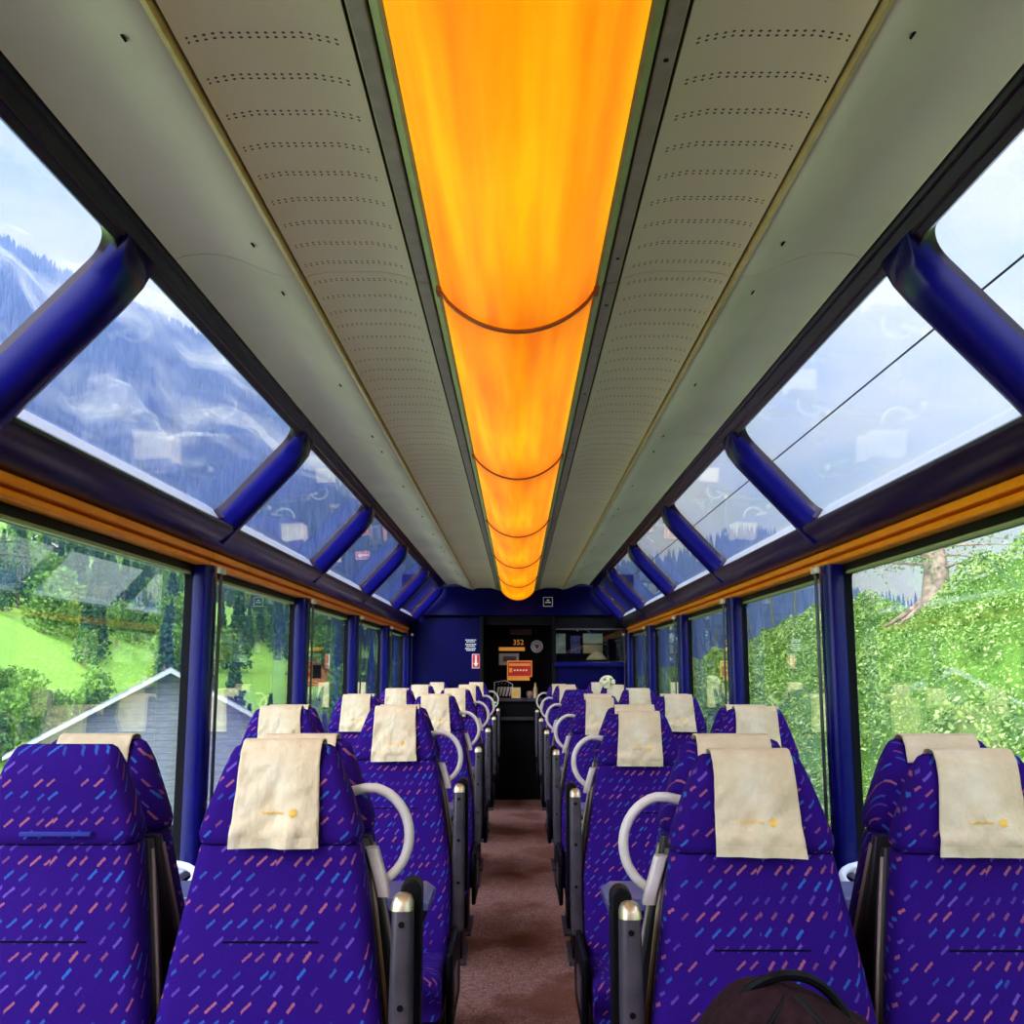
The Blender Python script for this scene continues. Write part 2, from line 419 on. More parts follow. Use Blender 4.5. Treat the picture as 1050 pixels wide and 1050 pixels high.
# ceiling: outer cove, black seam, perforated panel, inner trim per section
ceil = empty('ceiling'); struct(ceil, 'cream panelled carriage ceiling')
SEAMS = [y + .09 for y in RINGS]; SEAMS[-1] = YF; SEAMS[0] = YB
for s in (-1, 1):
    for k in range(len(SEAMS)-1):
        a, b = SEAMS[k] + .0015, SEAMS[k+1] - .0015
        if k == len(SEAMS)-2: b = YF
        out = [(.758,2.278),(.742,2.287),(.70,2.293),(.655,2.291),(.612,2.277),(.57,2.258),(.53,2.243),(.498,2.236),(.488,2.240)]
        bk = [(x, z+.006) for x, z in reversed(out)]
        MB().prism([(s*x, z) for x, z in out+bk], a, b).build('cove_panel', M['ceil_outer'], ceil, smooth=50)
        MB().prism([(s*x, z) for x, z in [(.487,2.233),(.478,2.230),(.474,2.24),(.474,2.262),(.487,2.262)]], a, b).build('panel_edge', M['ceil_trim'], ceil, smooth=50)
        inn = [(.468,2.236),(.455,2.243),(.415,2.250),(.30,2.250),(.262,2.243),(.228,2.232)]
        bk = [(x, z+.006) for x, z in reversed(inn)]
        MB().prism([(s*x, z) for x, z in inn+bk], a, b).build('perforated_panel', M['perf'], ceil, smooth=50)
        MB().prism([(s*x, z) for x, z in [(.222,2.226),(.194,2.222),(.194,2.26),(.222,2.26)]], a, b).build('lamp_trim', M['lamp_trim'], ceil, bevel=.003)
        MB().prism([(s*x, z) for x, z in [(.190,2.224),(.176,2.208),(.170,2.208),(.170,2.26),(.190,2.26)]], a, b).build('lamp_rim', M['olive'], ceil)
        for u_ in (.448, .478):
            if s: ln = xz(s, u_, .001); MB().tube([(ln[0], a, ln[1]), (ln[0], b, ln[1])], .0035, 8).build('edge_bead', M['dark'], ceil)
        # screws
        sc = MB()
        for dy in (.12, .9, 1.6):
            yy = a + dy
            if yy < b: sc.cyl((s*.545, yy, 2.2482), (s*.548, yy, 2.246), .006, 10)
            if yy < b and s > 0: sc.cyl((s*.208, yy+.02, 2.2245), (s*.208, yy+.02, 2.2225), .004, 8)
        sc.build('screw', M['black'], ceil)
struct(MB().box(-.70, .70, YB, YF, 2.31, 2.34).build('ceiling_void', M['seam'], smooth=0))
# grille, top right
gr = MB()
for i in range(16):
    for j in range(11):
        x = .615 + j*.0085 + (i % 2)*.004; yy = 1.10 + i*.010
        gr.box(x-.0025, x+.0025, yy-.003, yy+.003, 2.2895 - (0.0 if x < .655 else -.0005), 2.2865 if x > .64 else 2.2725)
# upper roof shell outside
for s in (-1, 1):
    a = xz(s, .50, -.0); c = xz(s, .46, -.06)
    struct(MB().prism([(s*.74, 2.288), (a[0], a[1]), (c[0], c[1]), (s*.70, 2.36), (0, 2.40), (0, 2.345), (s*.70, 2.30)], YB, YF).build('trim_cantrail_' + ('left' if s < 0 else 'right'), M['dark']))

# lamps
for k in range(len(SEAMS)-1):
    a, b = (RINGS[k]+.095, RINGS[k+1]+.095) if k < len(RINGS)-2 else (RINGS[k]+.095, 10.9)
    if k == 0: a = YB + .02
    t = empty('ceiling_light', (0, a, 0))
    n = 20; arc = []
    for i in range(n+1):
        x = -.168 + .336*i/n; arc.append((x, 2.205 - .092*(1 - (x/.168)**2)**.8 if abs(x) < .1679 else 2.205))
    Ln = b - a - .012
    up = [(x, z+.004) for x, z in reversed(arc)]
    MB().prism(arc + up, 0, Ln).build('diffuser', M['lamp'], t, smooth=60)
    ar2 = [(x*1.02, z-.005) for x, z in arc]; up = [(x*.98, z+.008) for x, z in reversed(arc)]
    MB().prism(ar2 + up, Ln-.004, Ln+.012).build('joint_band', M['seam_brown'], t, smooth=60)
    for s in (-1, 1): MB().box(s*.172-.006, s*.172+.006, Ln-.02, Ln+.02, 2.197, 2.207).build('clip', M['seam_brown'], t)
    names = ['last behind the camera', 'behind the camera', 'just behind the camera', 'largest, at the top of the picture', 'second from the top', 'third from the top', 'fourth from the top', 'smallest, above the end wall']
    tag(t, 'curved amber ceiling lamp diffuser, %s' % names[k], 'ceiling light', 'amber ceiling lamps in one line')

# ------------------------------------------------------------------ end walls
ew = empty('wall_front', (0, YF, 0)); struct(ew, 'dark blue end wall with a doorway')
MB().box(-1.25, -.385, 0, .05, 0, 1.93).build('left_panel', M['wallblue'], ew, smooth=0)
MB().box(.385, 1.25, 0, .05, 0, 1.42).build('right_panel', M['wallblue'], ew, smooth=0)
MB().box(.385, .40, -.01, .05, 1.42, 1.93).box(1.16, 1.25, 0, .05, 1.42, 1.93).box(.385,1.2,0,.05,1.82,1.93).build('opening_frame', M['void'], ew, smooth=0)
MB().box(.385, 1.2, -.05, .02, 1.415, 1.465).build('ledge', M['navy'], ew, bevel=.008)
MB().prism([(.40,1.803),(1.16,1.803),(1.16,1.818),(.40,1.818)], -.012, .0).build('top_rail', M['grey_metal'], ew)
MB().add([(-1.05,-.05,1.955),(1.05,-.05,1.955),(.80,.02,2.28),(-.80,.02,2.28),(-1.05,.05,1.955),(1.05,.05,1.955),(.80,.05,2.28),(-.80,.05,2.28)], [(0,1,2,3),(4,7,6,5),(0,4,5,1),(3,2,6,7),(0,3,7,4),(1,5,6,2)]).build('transom_panel', M['wallblue'], ew, bevel=.01)
MB().box(-1.25, 1.25, .051, .09, 1.86, 2.4).build('upper_backing', M['void'], ew, smooth=0)
for s in (-1, 1):
    MB().box(s*.385-.02, s*.385+.02, -.03, .05, 0, 1.95).build('door_jamb', M['void'], ew, bevel=.006)
# vestibule beyond
vb = struct(empty('wall_vestibule', (0, YF, 0)))
MB().box(-1.25, 1.25, 1.0, 1.05, 0, 2.4).build('back_panel', M['void'], vb, smooth=0)
MB().box(-1.25, -1.2, .05, 1.0, 0, 2.4).box(1.2, 1.25, .05, 1.0, 0, 2.4).box(-1.25, 1.25, .05, 1.0, 2.3, 2.34).build('vestibule_lining', M['void'], vb, smooth=0)
rw = struct(empty('wall_rear', (0, YB, 0)))
MB().box(-1.25, 1.25, -.05, 0, 0, 2.4).build('rear_panel', M['wallblue'], rw, smooth=0)

def text_mesh(s_, size, mat, name, parent=None, loc=(0,0,0), extrude=.0008, fit=None):
    cu = bpy.data.curves.new('t', 'FONT'); cu.body = s_; cu.size = size; cu.extrude = extrude; cu.align_x = 'CENTER'; cu.align_y = 'CENTER'; cu.resolution_u = 3
    to = bpy.data.objects.new('t', cu); C.objects.link(to)
    dg = bpy.context.evaluated_depsgraph_get(); me = bpy.data.meshes.new_from_object(to.evaluated_get(dg))
    C.objects.unlink(to); bpy.data.objects.remove(to)
    me.transform(Matrix.Rotation(PI/2, 4, 'X')); me.materials.clear(); me.materials.append(mat)
    o = bpy.data.objects.new(name, me); C.objects.link(o); o.location = loc
    if parent: o.parent = parent
    return o
def pz(y, Y): return CAMZ + (687 - y)/1050*Y*.985 * (1 + .0000*y)      # height on a plane at distance Y (near the horizon row)
def px(x, Y): return (x - 531)/1050*Y*.99
# signs on the left panel
Y0 = YF
sg = MB().box(-.042, .042, -.004, 0, -.075, .075).build('emergency_sign', M['white'], bevel=.001); sg.location = (px(488, Y0), Y0, pz(678, Y0)); 
MB().box(-.037, .037, -.006, -.004, -.070, .070).build('red_field', M['red'], sg)
ar = MB(); ar.box(-.009, .009, -.009, -.006, -.02, .062); ar.add([(-.026,-.009,-.02),(.026,-.009,-.02),(0,-.009,-.060),(-.026,-.006,-.02),(.026,-.006,-.02),(0,-.006,-.060)], [(0,1,2),(3,5,4),(0,2,5,3),(1,4,5,2),(0,3,4,1)])
ar.build('arrow', M['white'], sg)
tag(sg, 'small red sign with a white downward arrow on the left blue end wall panel', 'sign')
nt = MB()
for g, yy in enumerate((657.5, 662, 666.2)):
    z = pz(yy, Y0); 
    for j, (wd, dz) in enumerate(((.115, .012), (.09, -.007))):
        x = -wd/2
        while x < wd/2:
            w_ = random.uniform(.006, .018); nt.box(px(482.5, Y0)+x, px(482.5, Y0)+min(x+w_, wd/2), Y0-.003, Y0, z+dz-.005, z+dz+.005); x += w_+.004
o = nt.build('wall_notice', M['white'], smooth=0); tag(o, 'three short lines of white lettering above the red arrow sign', 'notice')
# pictogram on the transom
pc = MB(); zz = 2.10; cxp = px(562, Y0)
pc.box(cxp-.05, cxp-.045, -.006, 0, zz-.05, zz+.05).box(cxp+.045, cxp+.05, -.006, 0, zz-.05, zz+.05).box(cxp-.05, cxp+.05, -.006, 0, zz-.05, zz-.045).box(cxp-.05, cxp+.05, -.006, 0, zz+.045, zz+.05)
pc.box(cxp-.03, cxp+.03, -.006, 0, zz-.012, zz).box(cxp-.012, cxp+.014, -.006, 0, zz+.008, zz+.024)
o = pc.build('pictogram', M['white'], smooth=0); o.location = (0, Y0-.035, 0); tag(o, 'small white outlined pictogram on the transom, right of the amber lamp end', 'sign')

# doorway contents (bar counter and signs)
YC = 11.35
ct = empty('bar_counter', (0, YC, 0)); tag(ct, 'black bar counter filling the doorway at the carriage end', 'counter')
MB().box(-.36, .36, .03, .4, .0, 1.04).build('front_panel', M['black'], ct, smooth=0)
MB().box(-.38, .38, -.02, .42, 1.04, 1.075).build('worktop', M['grey_metal'], ct, bevel=.005)
MB().box(-.38, .38, -.05, .03, .84, .875).build('lower_ledge', M['grey_metal'], ct, bevel=.005)
YS = 11.93
def flat(name, x0, x1, y0, y1, Y, mat, lab, cat, th=.012):
    o = MB().box(0, px(x1, Y)-px(x0, Y), -th, 0, 0, pz(y0, Y)-pz(y1, Y)).build(name, mat, bevel=.001); o.location = (px(x0, Y), Y, pz(y1, Y)); tag(o, lab, cat); return o
flat('amber_panel', 511.5, 538, 663.8, 667.5, YS, M['orange_print'], 'narrow amber strip on the dark wall in the doorway', 'sign')
pap = flat('paper_notice', 511.5, 532, 670, 682, YS, M['white'], 'pale lilac paper notice in the doorway behind the red sign', 'notice')
MB().box(.05, .20, -.013, -.012, .04, .10).build('print', M['table'], pap)
Yr = 11.75
rs = flat('red_sign', 520, 545.5, 677.5, 694, Yr, M['orange_print'], 'red sign with orange border and row of light characters in the doorway', 'sign', .02)
w_, h_ = px(545.5, Yr)-px(520, Yr), pz(677.5, Yr)-pz(694, Yr)
MB().box(.010, w_-.010, -.022, -.02, .010, h_-.012).build('red_field', M['red_lit'], rs)
MB().box(.02, w_-.02, -.024, -.022, h_*.68, h_*.82).build('title_bar', M['orange_print'], rs)
MB().box(.022, .058, -.024, -.022, h_*.28, h_*.55).build('square_symbol', M['orange_print'], rs)
g = MB()
for i in range(5): g.cyl((.085+i*.033, -.022, h_*.41), (.085+i*.033, -.025, h_*.41), .012, 6)
g.build('lettering', M['cream_lit'], rs)
MB().box(0, w_*.9, -.03, .0, -.04, -.002).build('sign_foot', M['orange_print'], rs)
for q in (MB().box(.1, .13, -.01, .12, -.23, -.03),): q.build('stand', M['black'], rs)
rd = empty('round_sign', (px(550.5, YS), YS, pz(663, YS))); tag(rd, 'round white badge with a small red shield beside the coach number', 'sign')
MB().cyl((0,0,0), (0,-.01,0), .072, 32).build('disc', M['white'], rd)
MB().add([(-.028,-.013,.022),(.028,-.013,.022),(.02,-.013,-.01),(0,-.013,-.03),(-.02,-.013,-.01),(-.028,-.01,.022),(.028,-.01,.022),(.02,-.01,-.01),(0,-.01,-.03),(-.02,-.01,-.01)],[(0,1,2,3,4),(9,8,7,6,5),(0,5,6,1),(1,6,7,2),(2,7,8,3),(3,8,9,4),(4,9,5,0)]).build('shield', M['red'], rd)
MB().tube([(.05*math.cos(t*PI/16), -.011, .05*math.sin(t*PI/16)) for t in range(32)], .0025, 6, closed=True).build('ring', M['black'], rd)
nm_ = text_mesh('352', .085, M['orange_print'], 'coach_number', None, (px(531.5, YS), YS-.003, pz(659, YS)), .003); tag(nm_, 'orange coach number 352 above the amber strip', 'number')
rg = flat('dark_red_panel', 523, 545, 645, 651, YS, simple('deep_red', (.10,.004,.004), .4), 'dim dark red panel above the coach number', 'sign')
# things on the counter
rk = empty('cup_rack', (px(516, YC), YC+.12, 1.075)); tag(rk, 'pale wire rack with tilted cups on the bar counter', 'rack')
w = MB()
for yy in (-.06, .06):
    w.tube([(-.10, yy, 0), (-.10, yy, .17), (.02, yy, .19), (.10, yy, .15), (.12, yy, 0)], .004, 6)
for i in range(6): w.tube([(-.09+i*.037, -.06, .16-abs(i-2)*.008), (-.09+i*.037, .06, .16-abs(i-2)*.008)], .003, 6)
w.build('wire_frame', M['white'], rk)
for i in range(5):
    MB().tube([(-.075+i*.036, -.03, .02), (-.05+i*.036, -.03, .12)], [.010, .016], 10).build('cup', M['handle'], rk)
bx = MB().box(-.05, .05, -.03, .03, 0, .115).build('card_box', M['cream'], bevel=.003); bx.location = (px(529, YC), YC+.06, 1.075); tag(bx, 'small cream card box standing on the bar counter', 'box')
MB().box(-.032, .032, -.0315, -.030, .03, .085).build('print', M['gold'], bx)
bt = MB().loft([[(r*math.cos(a), r*math.sin(a), z) for a in np.linspace(0, 2*PI, 16, endpoint=False)] for r, z in ((.022,0),(.024,.01),(.024,.10),(.012,.13),(.010,.16),(.012,.165))]).build('bottle', M['cream'], smooth=50); bt.location = (px(549, YC), YC+.1, 1.075); tag(bt, 'pale slim bottle at the right end of the bar counter', 'bottle')
bw = MB().loft([[(r*math.cos(a), r*math.sin(a), z) for a in np.linspace(0, 2*PI, 16, endpoint=False)] for r, z in ((.02,0),(.035,.02),(.042,.055),(.03,.075))]).build('jar', M['shell_edge'], smooth=50); bw.location = (px(543.5, YC), YC+.1, 1.075); tag(bw, 'round brownish jar left of the pale bottle on the counter', 'jar')
gl = MB().cyl((0,0,0),(0,-.015,0),.008,12)
lm = NT('green_lamp'); em = lm.n('Emission'); em.inputs[0].default_value = (.1,1,.2,1); em.inputs[1].default_value = 2; lm.l(em.outputs[0], lm.out.inputs[0])
gl = gl.build('indicator_lamp', lm.m); gl.location = (px(508, YC), YC+.03, 1.03); tag(gl, 'tiny green indicator lamp at the left end of the bar counter', 'lamp')

# glazed opening right: pane and flat panels painted with what shows in the glass
pn = MB().box(.40, 1.16, .03, .036, 1.465, 1.82).build('partition_pane', M['glass'], ew, smooth=0)
Yp = 11.5
def view_panel(x0, x1, y0, y1, mat, lab, nm='painted_view'):
    o = flat(nm, x0, x1, y0, y1, Yp, mat, lab, 'panel', .006); return o
viewm = NT('view_grey_green'); f = viewm.noise(6, 4); viewm.bsdf(viewm.ramp(f, [(.35, (.10,.10,.08)), (.6, (.42,.45,.36))]), .5)
view2 = NT('view_violet'); f = view2.noise(14, 4); view2.bsdf(view2.ramp(f, [(.35, (.02,.015,.10)), (.6, (.09,.07,.28))]), .5)
view3 = NT('view_pale'); t_ = view3.n('TexCoord'); s_ = view3.n('SeparateXYZ'); view3.l(t_.outputs['Object'], s_.inputs[0])
view3.bsdf(view3.ramp(view3.math('MULTIPLY', s_.outputs[2], 4.2), [(.05, (.5,.33,.14)), (.35, (.55,.42,.22)), (.42, (.08,.03,.01)), (.5, (.5,.55,.42)), (.95, (.7,.75,.66))]), .5)
view_panel(569.5, 580, 650, 670, viewm.m, 'grey green painted view behind the dark glazed opening, leftmost of three')
view_panel(585, 595, 652, 670, view2.m, 'small violet panel behind the dark glazed opening, middle of three')
view_panel(598, 618, 650, 670, view3.m, 'pale framed painted view behind the dark glazed opening, rightmost of three')
sh = MB().add([(-.10,-.01,0),(.14,-.01,0),(.08,-.01,.075),(0,-.01,.10),(-.05,-.01,.05),(-.10,.08,0),(.14,.08,0),(.08,.08,.075),(0,.08,.10),(-.05,.08,.05)],[(0,1,2,3,4),(9,8,7,6,5),(0,5,6,1),(1,6,7,2),(2,7,8,3),(3,8,9,4),(4,9,5,0)]).build('cushion', M['cream'], bevel=.02); sh.location = (px(609, Yp), Yp-.10, 1.49); tag(sh, 'tan rounded cushion below the pale painted view behind the glazed opening', 'cushion')
sb = struct(MB().box(.40, 1.19, .06, .50, 1.47, 1.488).build('trim_shelf', M['black'])); sb.location = (0, YF, 0)

# ------------------------------------------------------------------ seats
# seat frame: origin on the floor in the pair's middle plane, occupant looks towards -Y
def back_front(z):      # y of the cushion front face
    return -.105 - .13*((1.05 - z)/.62) if z < 1.05 else -.105
def section(z, w, y0, y1, r=.025, n=5, cx=0):
    return [(x, y, z) for x, y in rrect(w, y1-y0, min(r, (y1-y0)/2-.001), n, cx, (y0+y1)/2)]
def lerp(a, b, t): return a + (b-a)*t
def backw(z):           # backrest taper
    t = max(0, min(1, (z - .70)/(1.06-.70))); return lerp(.412, .298, t**1.12)
def make_seat(kind, face):
    """kind: -1 aisle on seat's +x side, +1 aisle on -x side, 0 window seat"""
    t = empty('train_seat')
    rings = []
    for z in np.linspace(.40, 1.060, 14):
        w = backw(z); f = back_front(z); e_ = min(1, (1.045-z)/.012, (z-.40)/.02) if False else 1
        rings.append(section(z, w, f + .012*math.sin((z-.4)*3)*0, f+.085, .03))
    r0 = [(x*.96, y*1.0+.004, z-.01) for x, y, z in rings[0]]; r1 = [(x*.97, y, z+.004) for x, y, z in rings[-1]]
    bk = MB().loft([r0]+rings+[r1]).build('backrest', M['fabric'], t, smooth=60)
    # stitched crease across the backrest, its shadow painted as a thin dark strip
    MB().box(-.085, .085, back_front(.905)-.0015, back_front(.905)+.01, .9035, .907).build('crease', M['crease_shade'], bk, smooth=0)
    # headrest
    rings = []
    prof = [(1.066, .280, .0), (1.069, .294, -.010), (1.085, .300, -.012), (1.105, .290, -.008), (1.15, .258, -.003), (1.20, .220, 0), (1.224, .203, .004), (1.237, .188, .012), (1.242, .165, .024)]
    for z, w, d in prof:
        th = .078 if z < 1.2 else .078 - (z-1.2)*1.1
        yc = -.105 + .039
        rings.append([(x, y, z) for x, y in rrect(w, th - 2*d*.35, min(.026, th/2-.003), 5, 0, yc)])
    MB().loft(rings).build('headrest', M['fabric'], t, smooth=60)
    # shell behind cushion
    rings = []
    for z in np.linspace(.30, 1.062, 10):
        f = back_front(z)+.080; w = backw(max(z, .42))+.006
        yb = min(f+.035, -.006)
        if yb - f < .012: f = yb - .012
        rings.append(section(z, w, f, yb, .008))
    sh_ = MB().loft(rings).build('seat_shell', M['shell'], t, smooth=60)
    for s in (-1, 1):
        ed = MB()
        P = [(s*(backw(max(z,.42))/2+(.002 if face == 'towards' else -.002)), back_front(z)+.086, z) for z in np.linspace(.45, 1.045, 12)]
        ed.tube(P, .0045 if face == 'towards' else .009, 8)
        ed.build('shell_edge', M['shell_edge'], sh_)
    # cushion
    rings = []
    for y, zt, zb in ((-.565,.40,.36),(-.572,.425,.345),(-.56,.452,.335),(-.53,.465,.33),(-.40,.462,.33),(-.25,.455,.33),(-.13,.45,.33)):
        rings.append([(x, y, z) for x, z in rrect(.408, zt-zb, min(.022, (zt-zb)/2-.002), 5, 0, (zt+zb)/2)])
    MB().loft(rings).build('seat_cushion', M['fabric'], t, smooth=60)
    MB().box(-.195, .195, -.52, -.06, .27, .33).build('seat_pan', M['black'], t, bevel=.01)
    for x in (-.15, .15):
        MB().prism([(x-.018, 0), (x+.018, 0), (x+.018, .28), (x-.018, .28)], -.42, -.16).build('leg', M['black'], t, bevel=.008)
    MB().box(-.19, .19, -.47, -.08, 0, .02).build('foot_rail', M['grey_metal'], t, bevel=.004)
    if kind and face == 'towards':
        s = -kind      # +x side for kind -1
        # grab handle ring
        R = .082; cx_, cz = s*.165, 1.075
        P = [(s*.118, -.012, 1.150), (s*.145, -.013, 1.156)]
        for a in np.linspace(78, -62, 16): P.append((s*(.148 + .082*math.cos(math.radians(a))), -.014, 1.068 + .090*math.sin(math.radians(a))))
        P += [(s*.180, -.014, .978)]
        hd = MB().tube(P, [.0095]*len(P), 10).build('grab_handle', M['handle'], t, smooth=60)
        b = MB(); b.loft([[(s*x, y, z) for x, y in rrect(.024, .030, .006, 4, cx0, -.030)] for z, cx0 in ((.962, .186), (.985, .181), (1.050, .161))])
        b.build('handle_bracket', M['handle'], t, smooth=60)
        # folded armrest
        A = MB()
        ring = []
        for y in (-.10, -.05):
            pr = []
            for a in np.linspace(0, 180, 9): pr.append((s*(.243 + .019*math.cos(math.radians(a))), y, .985 + .019*math.sin(math.radians(a))))
            pr += [(s*(.224), y, .62), (s*(.262), y, .62)]
            ring.append(pr)
        A.loft(ring); A.build('armrest', M['black'], t, smooth=50, bevel=.004)
        rings = []
        for z, w_, cx_ in ((.50,.044,.226),(.60,.044,.229),(.80,.041,.231),(.94,.038,.232),(.965,.037,.232)):
            rings.append([(s*cx_ + x, y, z) for x, y in rrect(w_, .05, .012, 4, 0, -.125)])
        br = MB().loft(rings).build('armrest_bracket', M['grey_metal'], t, smooth=50)
        cap = MB().loft([[(s*.231+x, y, z) for x, y in rrect(.038*k_, .051*k_, .012*k_, 4, 0, -.125)] for z, k_ in ((.960, 1.04), (.972, .98), (.981, .8), (.986, .45))]).build('cap', M['chrome'], br, smooth=60)
        for z in (.938, .80, .66): MB().cyl((s*.232, -.146, z), (s*.232, -.153, z), .0055, 10).build('bolt', M['black'], br)
        # side cheek
        MB().prism([(s*.216, .28), (s*.236, .28), (s*.236, .52), (s*.216, .52)], -.50, -.06).build('side_cheek', M['black'], t, bevel=.015)
        MB().box(s*.238-.003, s*.238+.003, -.48, -.30, .36, .45).build('side_strip', M['grey_metal'], t, bevel=.002)
    return t

# cloth
def cloth_path(sv, w):   # sv: arc length from front bottom; returns y,z
    pts = [(-.128, 1.063), (-.121, 1.105), (-.114, 1.16), (-.110, 1.205), (-.102, 1.232), (-.085, 1.2495), (-.066, 1.252), (-.045, 1.249), (-.030, 1.232), (-.022, 1.20)]
    d = [0]
    for a, b in zip(pts, pts[1:]): d.append(d[-1] + math.dist(a, b))
    sv = max(0, min(sv, d[-1]-1e-6))
    for i in range(len(pts)-1):
        if sv <= d[i+1]:
            t = (sv-d[i])/(d[i+1]-d[i]); a, b = pts[i], pts[i+1]
            return lerp(a[0], b[0], t), lerp(a[1], b[1], t), i
    return *pts[-1], 8
def wrinkle(x, sv, seed):
    n1 = mn.noise(Vector((x*16 + seed*7.3, sv*9, seed*3.1)))
    n2 = mn.noise(Vector((x*38 - sv*22 + seed, sv*30 + x*10, seed*5.7)))
    low = max(0, 1 - sv/.15)
    pucker = math.exp(-((x-.012)/.03)**2 - ((sv-.055)/.03)**2)*math.sin(x*320)*.25
    sag = .007*math.exp(-((sv-.03)/.014)**2)*(1 + .6*math.sin(x*45+seed))
    return (.0085*n1*(.5+low) + .0055*n2 + .003*pucker)*min(1, .35 + low*1.2) + sag*.7
def make_cloth(seed, logo=True):
    nu, nv = 34, 46; Lt = .330; V = []
    skew = (random.random()-.5)*.012; drop = (random.random()-.5)*.004
    def pt(u, v, off=0):
        sv = v*Lt; hw = .0735 + .007*max(0, 1-v*2.2)
        x = (u-.5)*2*hw + skew*(1-min(1, v*1.6)) 
        y, z, i = cloth_path(sv, 0)
        wk = wrinkle(x, sv, seed)*(1 if sv < .2 else .25)
        z += drop*(u-.5)*2*(1-min(1, v*2))
        return (x, y - (wk if sv < .21 else 0) - .001 - off*(sv < .2), z + (.25*abs(wk) if sv >= .18 else 0))
    V = [pt(i/nu, j/nv) for j in range(nv+1) for i in range(nu+1)]
    F = [(j*(nu+1)+i, j*(nu+1)+i+1, (j+1)*(nu+1)+i+1, (j+1)*(nu+1)+i) for j in range(nv) for i in range(nu)]
    o = rawmesh('headrest_cloth', V, F, M['cloth'], smooth=True)
    sm = o.modifiers.new('thick', 'SOLIDIFY'); sm.thickness = .0022; sm.offset = 0
    # hem bands
    hm = MB(); 
    row = [pt(i/nu, .055) for i in range(nu+1)]; row2 = [pt(i/nu, 0.0) for i in range(nu+1)]
    rr = [[(x, y-.0022, z) for x, y, z in row], [(x, y-.0022, z) for x, y, z in row2], [(x, y, z) for x, y, z in row2], [(x, y, z) for x, y, z in row]]
    rings = [[rr[k][i] for k in range(4)] for i in range(nu+1)]
    hm.loft(rings).build('hem', M['cloth'], o, smooth=60)
    if logo:
        lg = text_mesh('GoldenPass', .0095, M['gold'], 'embroidery', o, (0,0,0), .0006)
        me = lg.data
        xs = [v.co.x for v in me.vertices]; w = max(xs)-min(xs)
        def conf(x, z, dy): 
            sv = z; v = sv/Lt; y, zz, i = cloth_path(sv, 0)
            return (x, y - wrinkle(x, sv, seed) - .0026 + dy, zz)
        for v in me.vertices: v.co = conf(v.co.x - .008, .062 + v.co.z, v.co.y)
        st = MB()
        for k in range(9):
            a = k*2*PI/9
            p0 = (.030, .0615); p1 = (.030 + .0085*math.cos(a), .0615 + .0085*math.sin(a))
            dx, dz = -math.sin(a)*.0012, math.cos(a)*.0012
            q = [conf(p0[0]+dx, p0[1]+dz, 0), conf(p0[0]-dx, p0[1]-dz, 0), conf(p1[0]-dx, p1[1]-dz, 0), conf(p1[0]+dx, p1[1]+dz, 0)]
            st.loft([q, [(x, y-.0012, z) for x, y, z in q]])
        st.build('embroidered_star', M['gold'], o)
    return o

protos = {(k, f): make_seat(k, f) for k in (-1, 0, 1) for f in ('towards', 'away')}
used = set()
cloths = [make_cloth(s_) for s_ in range(6)]
cused = set()
XS = {('left','aisle'): -.437, ('left','window'): -.848, ('right','aisle'): .430, ('right','window'): .842}
ordn = ['nearest', 'second', 'third', 'fourth', 'fifth', 'farthest']
FR = [RINGS[i] for i in range(3, 9)]
nc = 0
SEATPOS = {}
for ri, y in enumerate(FR):
    for side in ('left', 'right'):
        for pos in ('aisle', 'window'):
            for face in ('towards', 'away'):
                if ri == 5 and face == 'away': continue
                sgn = -1 if side == 'left' else 1
                if pos == 'aisle':
                    kind = -1 if side == 'left' else 1
                    if face == 'away': kind = -kind
                else: kind = 0
                pk = (kind, face)
                p = protos[pk]
                if pk not in used: o = p; used.add(pk)
                else: o = copy_tree(p)
                X = XS[(side, pos)]
                yy = y + (-.01 if face == 'towards' else -.012)
                if ri == 5: yy = YF - .03
                if side == 'right' and ri == 0 and face == 'towards': yy -= .02
                if side == 'left' and ri == 0 and face == 'towards': yy -= .02
                if side == 'right' and ri == 1 and face == 'towards': yy -= .02
                o.location = (X, yy, 0); o.rotation_euler = (0, 0, 0 if face == 'towards' else PI)
                if ri == 0 and side == 'right' and face == 'towards': o.scale.z = .986
                SEATPOS[(ri, side, pos, face)] = o.location.copy()
                tag(o, 'purple dashed train seat facing %s the camera, %s side, by the %s, %s row' % (face, side, pos, ordn[ri]), 'seat',
                    'seats facing the camera' if face == 'towards' else 'seats facing away')
                if (ri, side, pos, face) in ((0, 'left', 'window', 'towards'), (3, 'right', 'aisle', 'towards')):
                    MB().box(-.055, .075, -.1215, -.112, 1.082, 1.090).build('velcro_strip', simple('blue_velcro', (.01, .01, .22), .8), o, bevel=.002)['label'] = 'blue cloth fastening strip on the bare headrest'
                    continue
                if (ri, side, pos, face) == (3, 'right', 'aisle', 'away'): continue
                ci = nc % 6 if nc >= 6 else nc; nc += 1
                c0 = cloths[ci]
                if ci not in cused: c = c0; cused.add(ci)
                else: c = copy_tree(c0)
                c.location = o.location; c.rotation_euler = o.rotation_euler; c.scale = o.scale
                
                tag(c, 'cream headrest cloth on seat facing %s the camera, %s side, by the %s, %s row' % (face, side, pos, ordn[ri]), 'headrest cloth', 'cream embroidered headrest cloths')

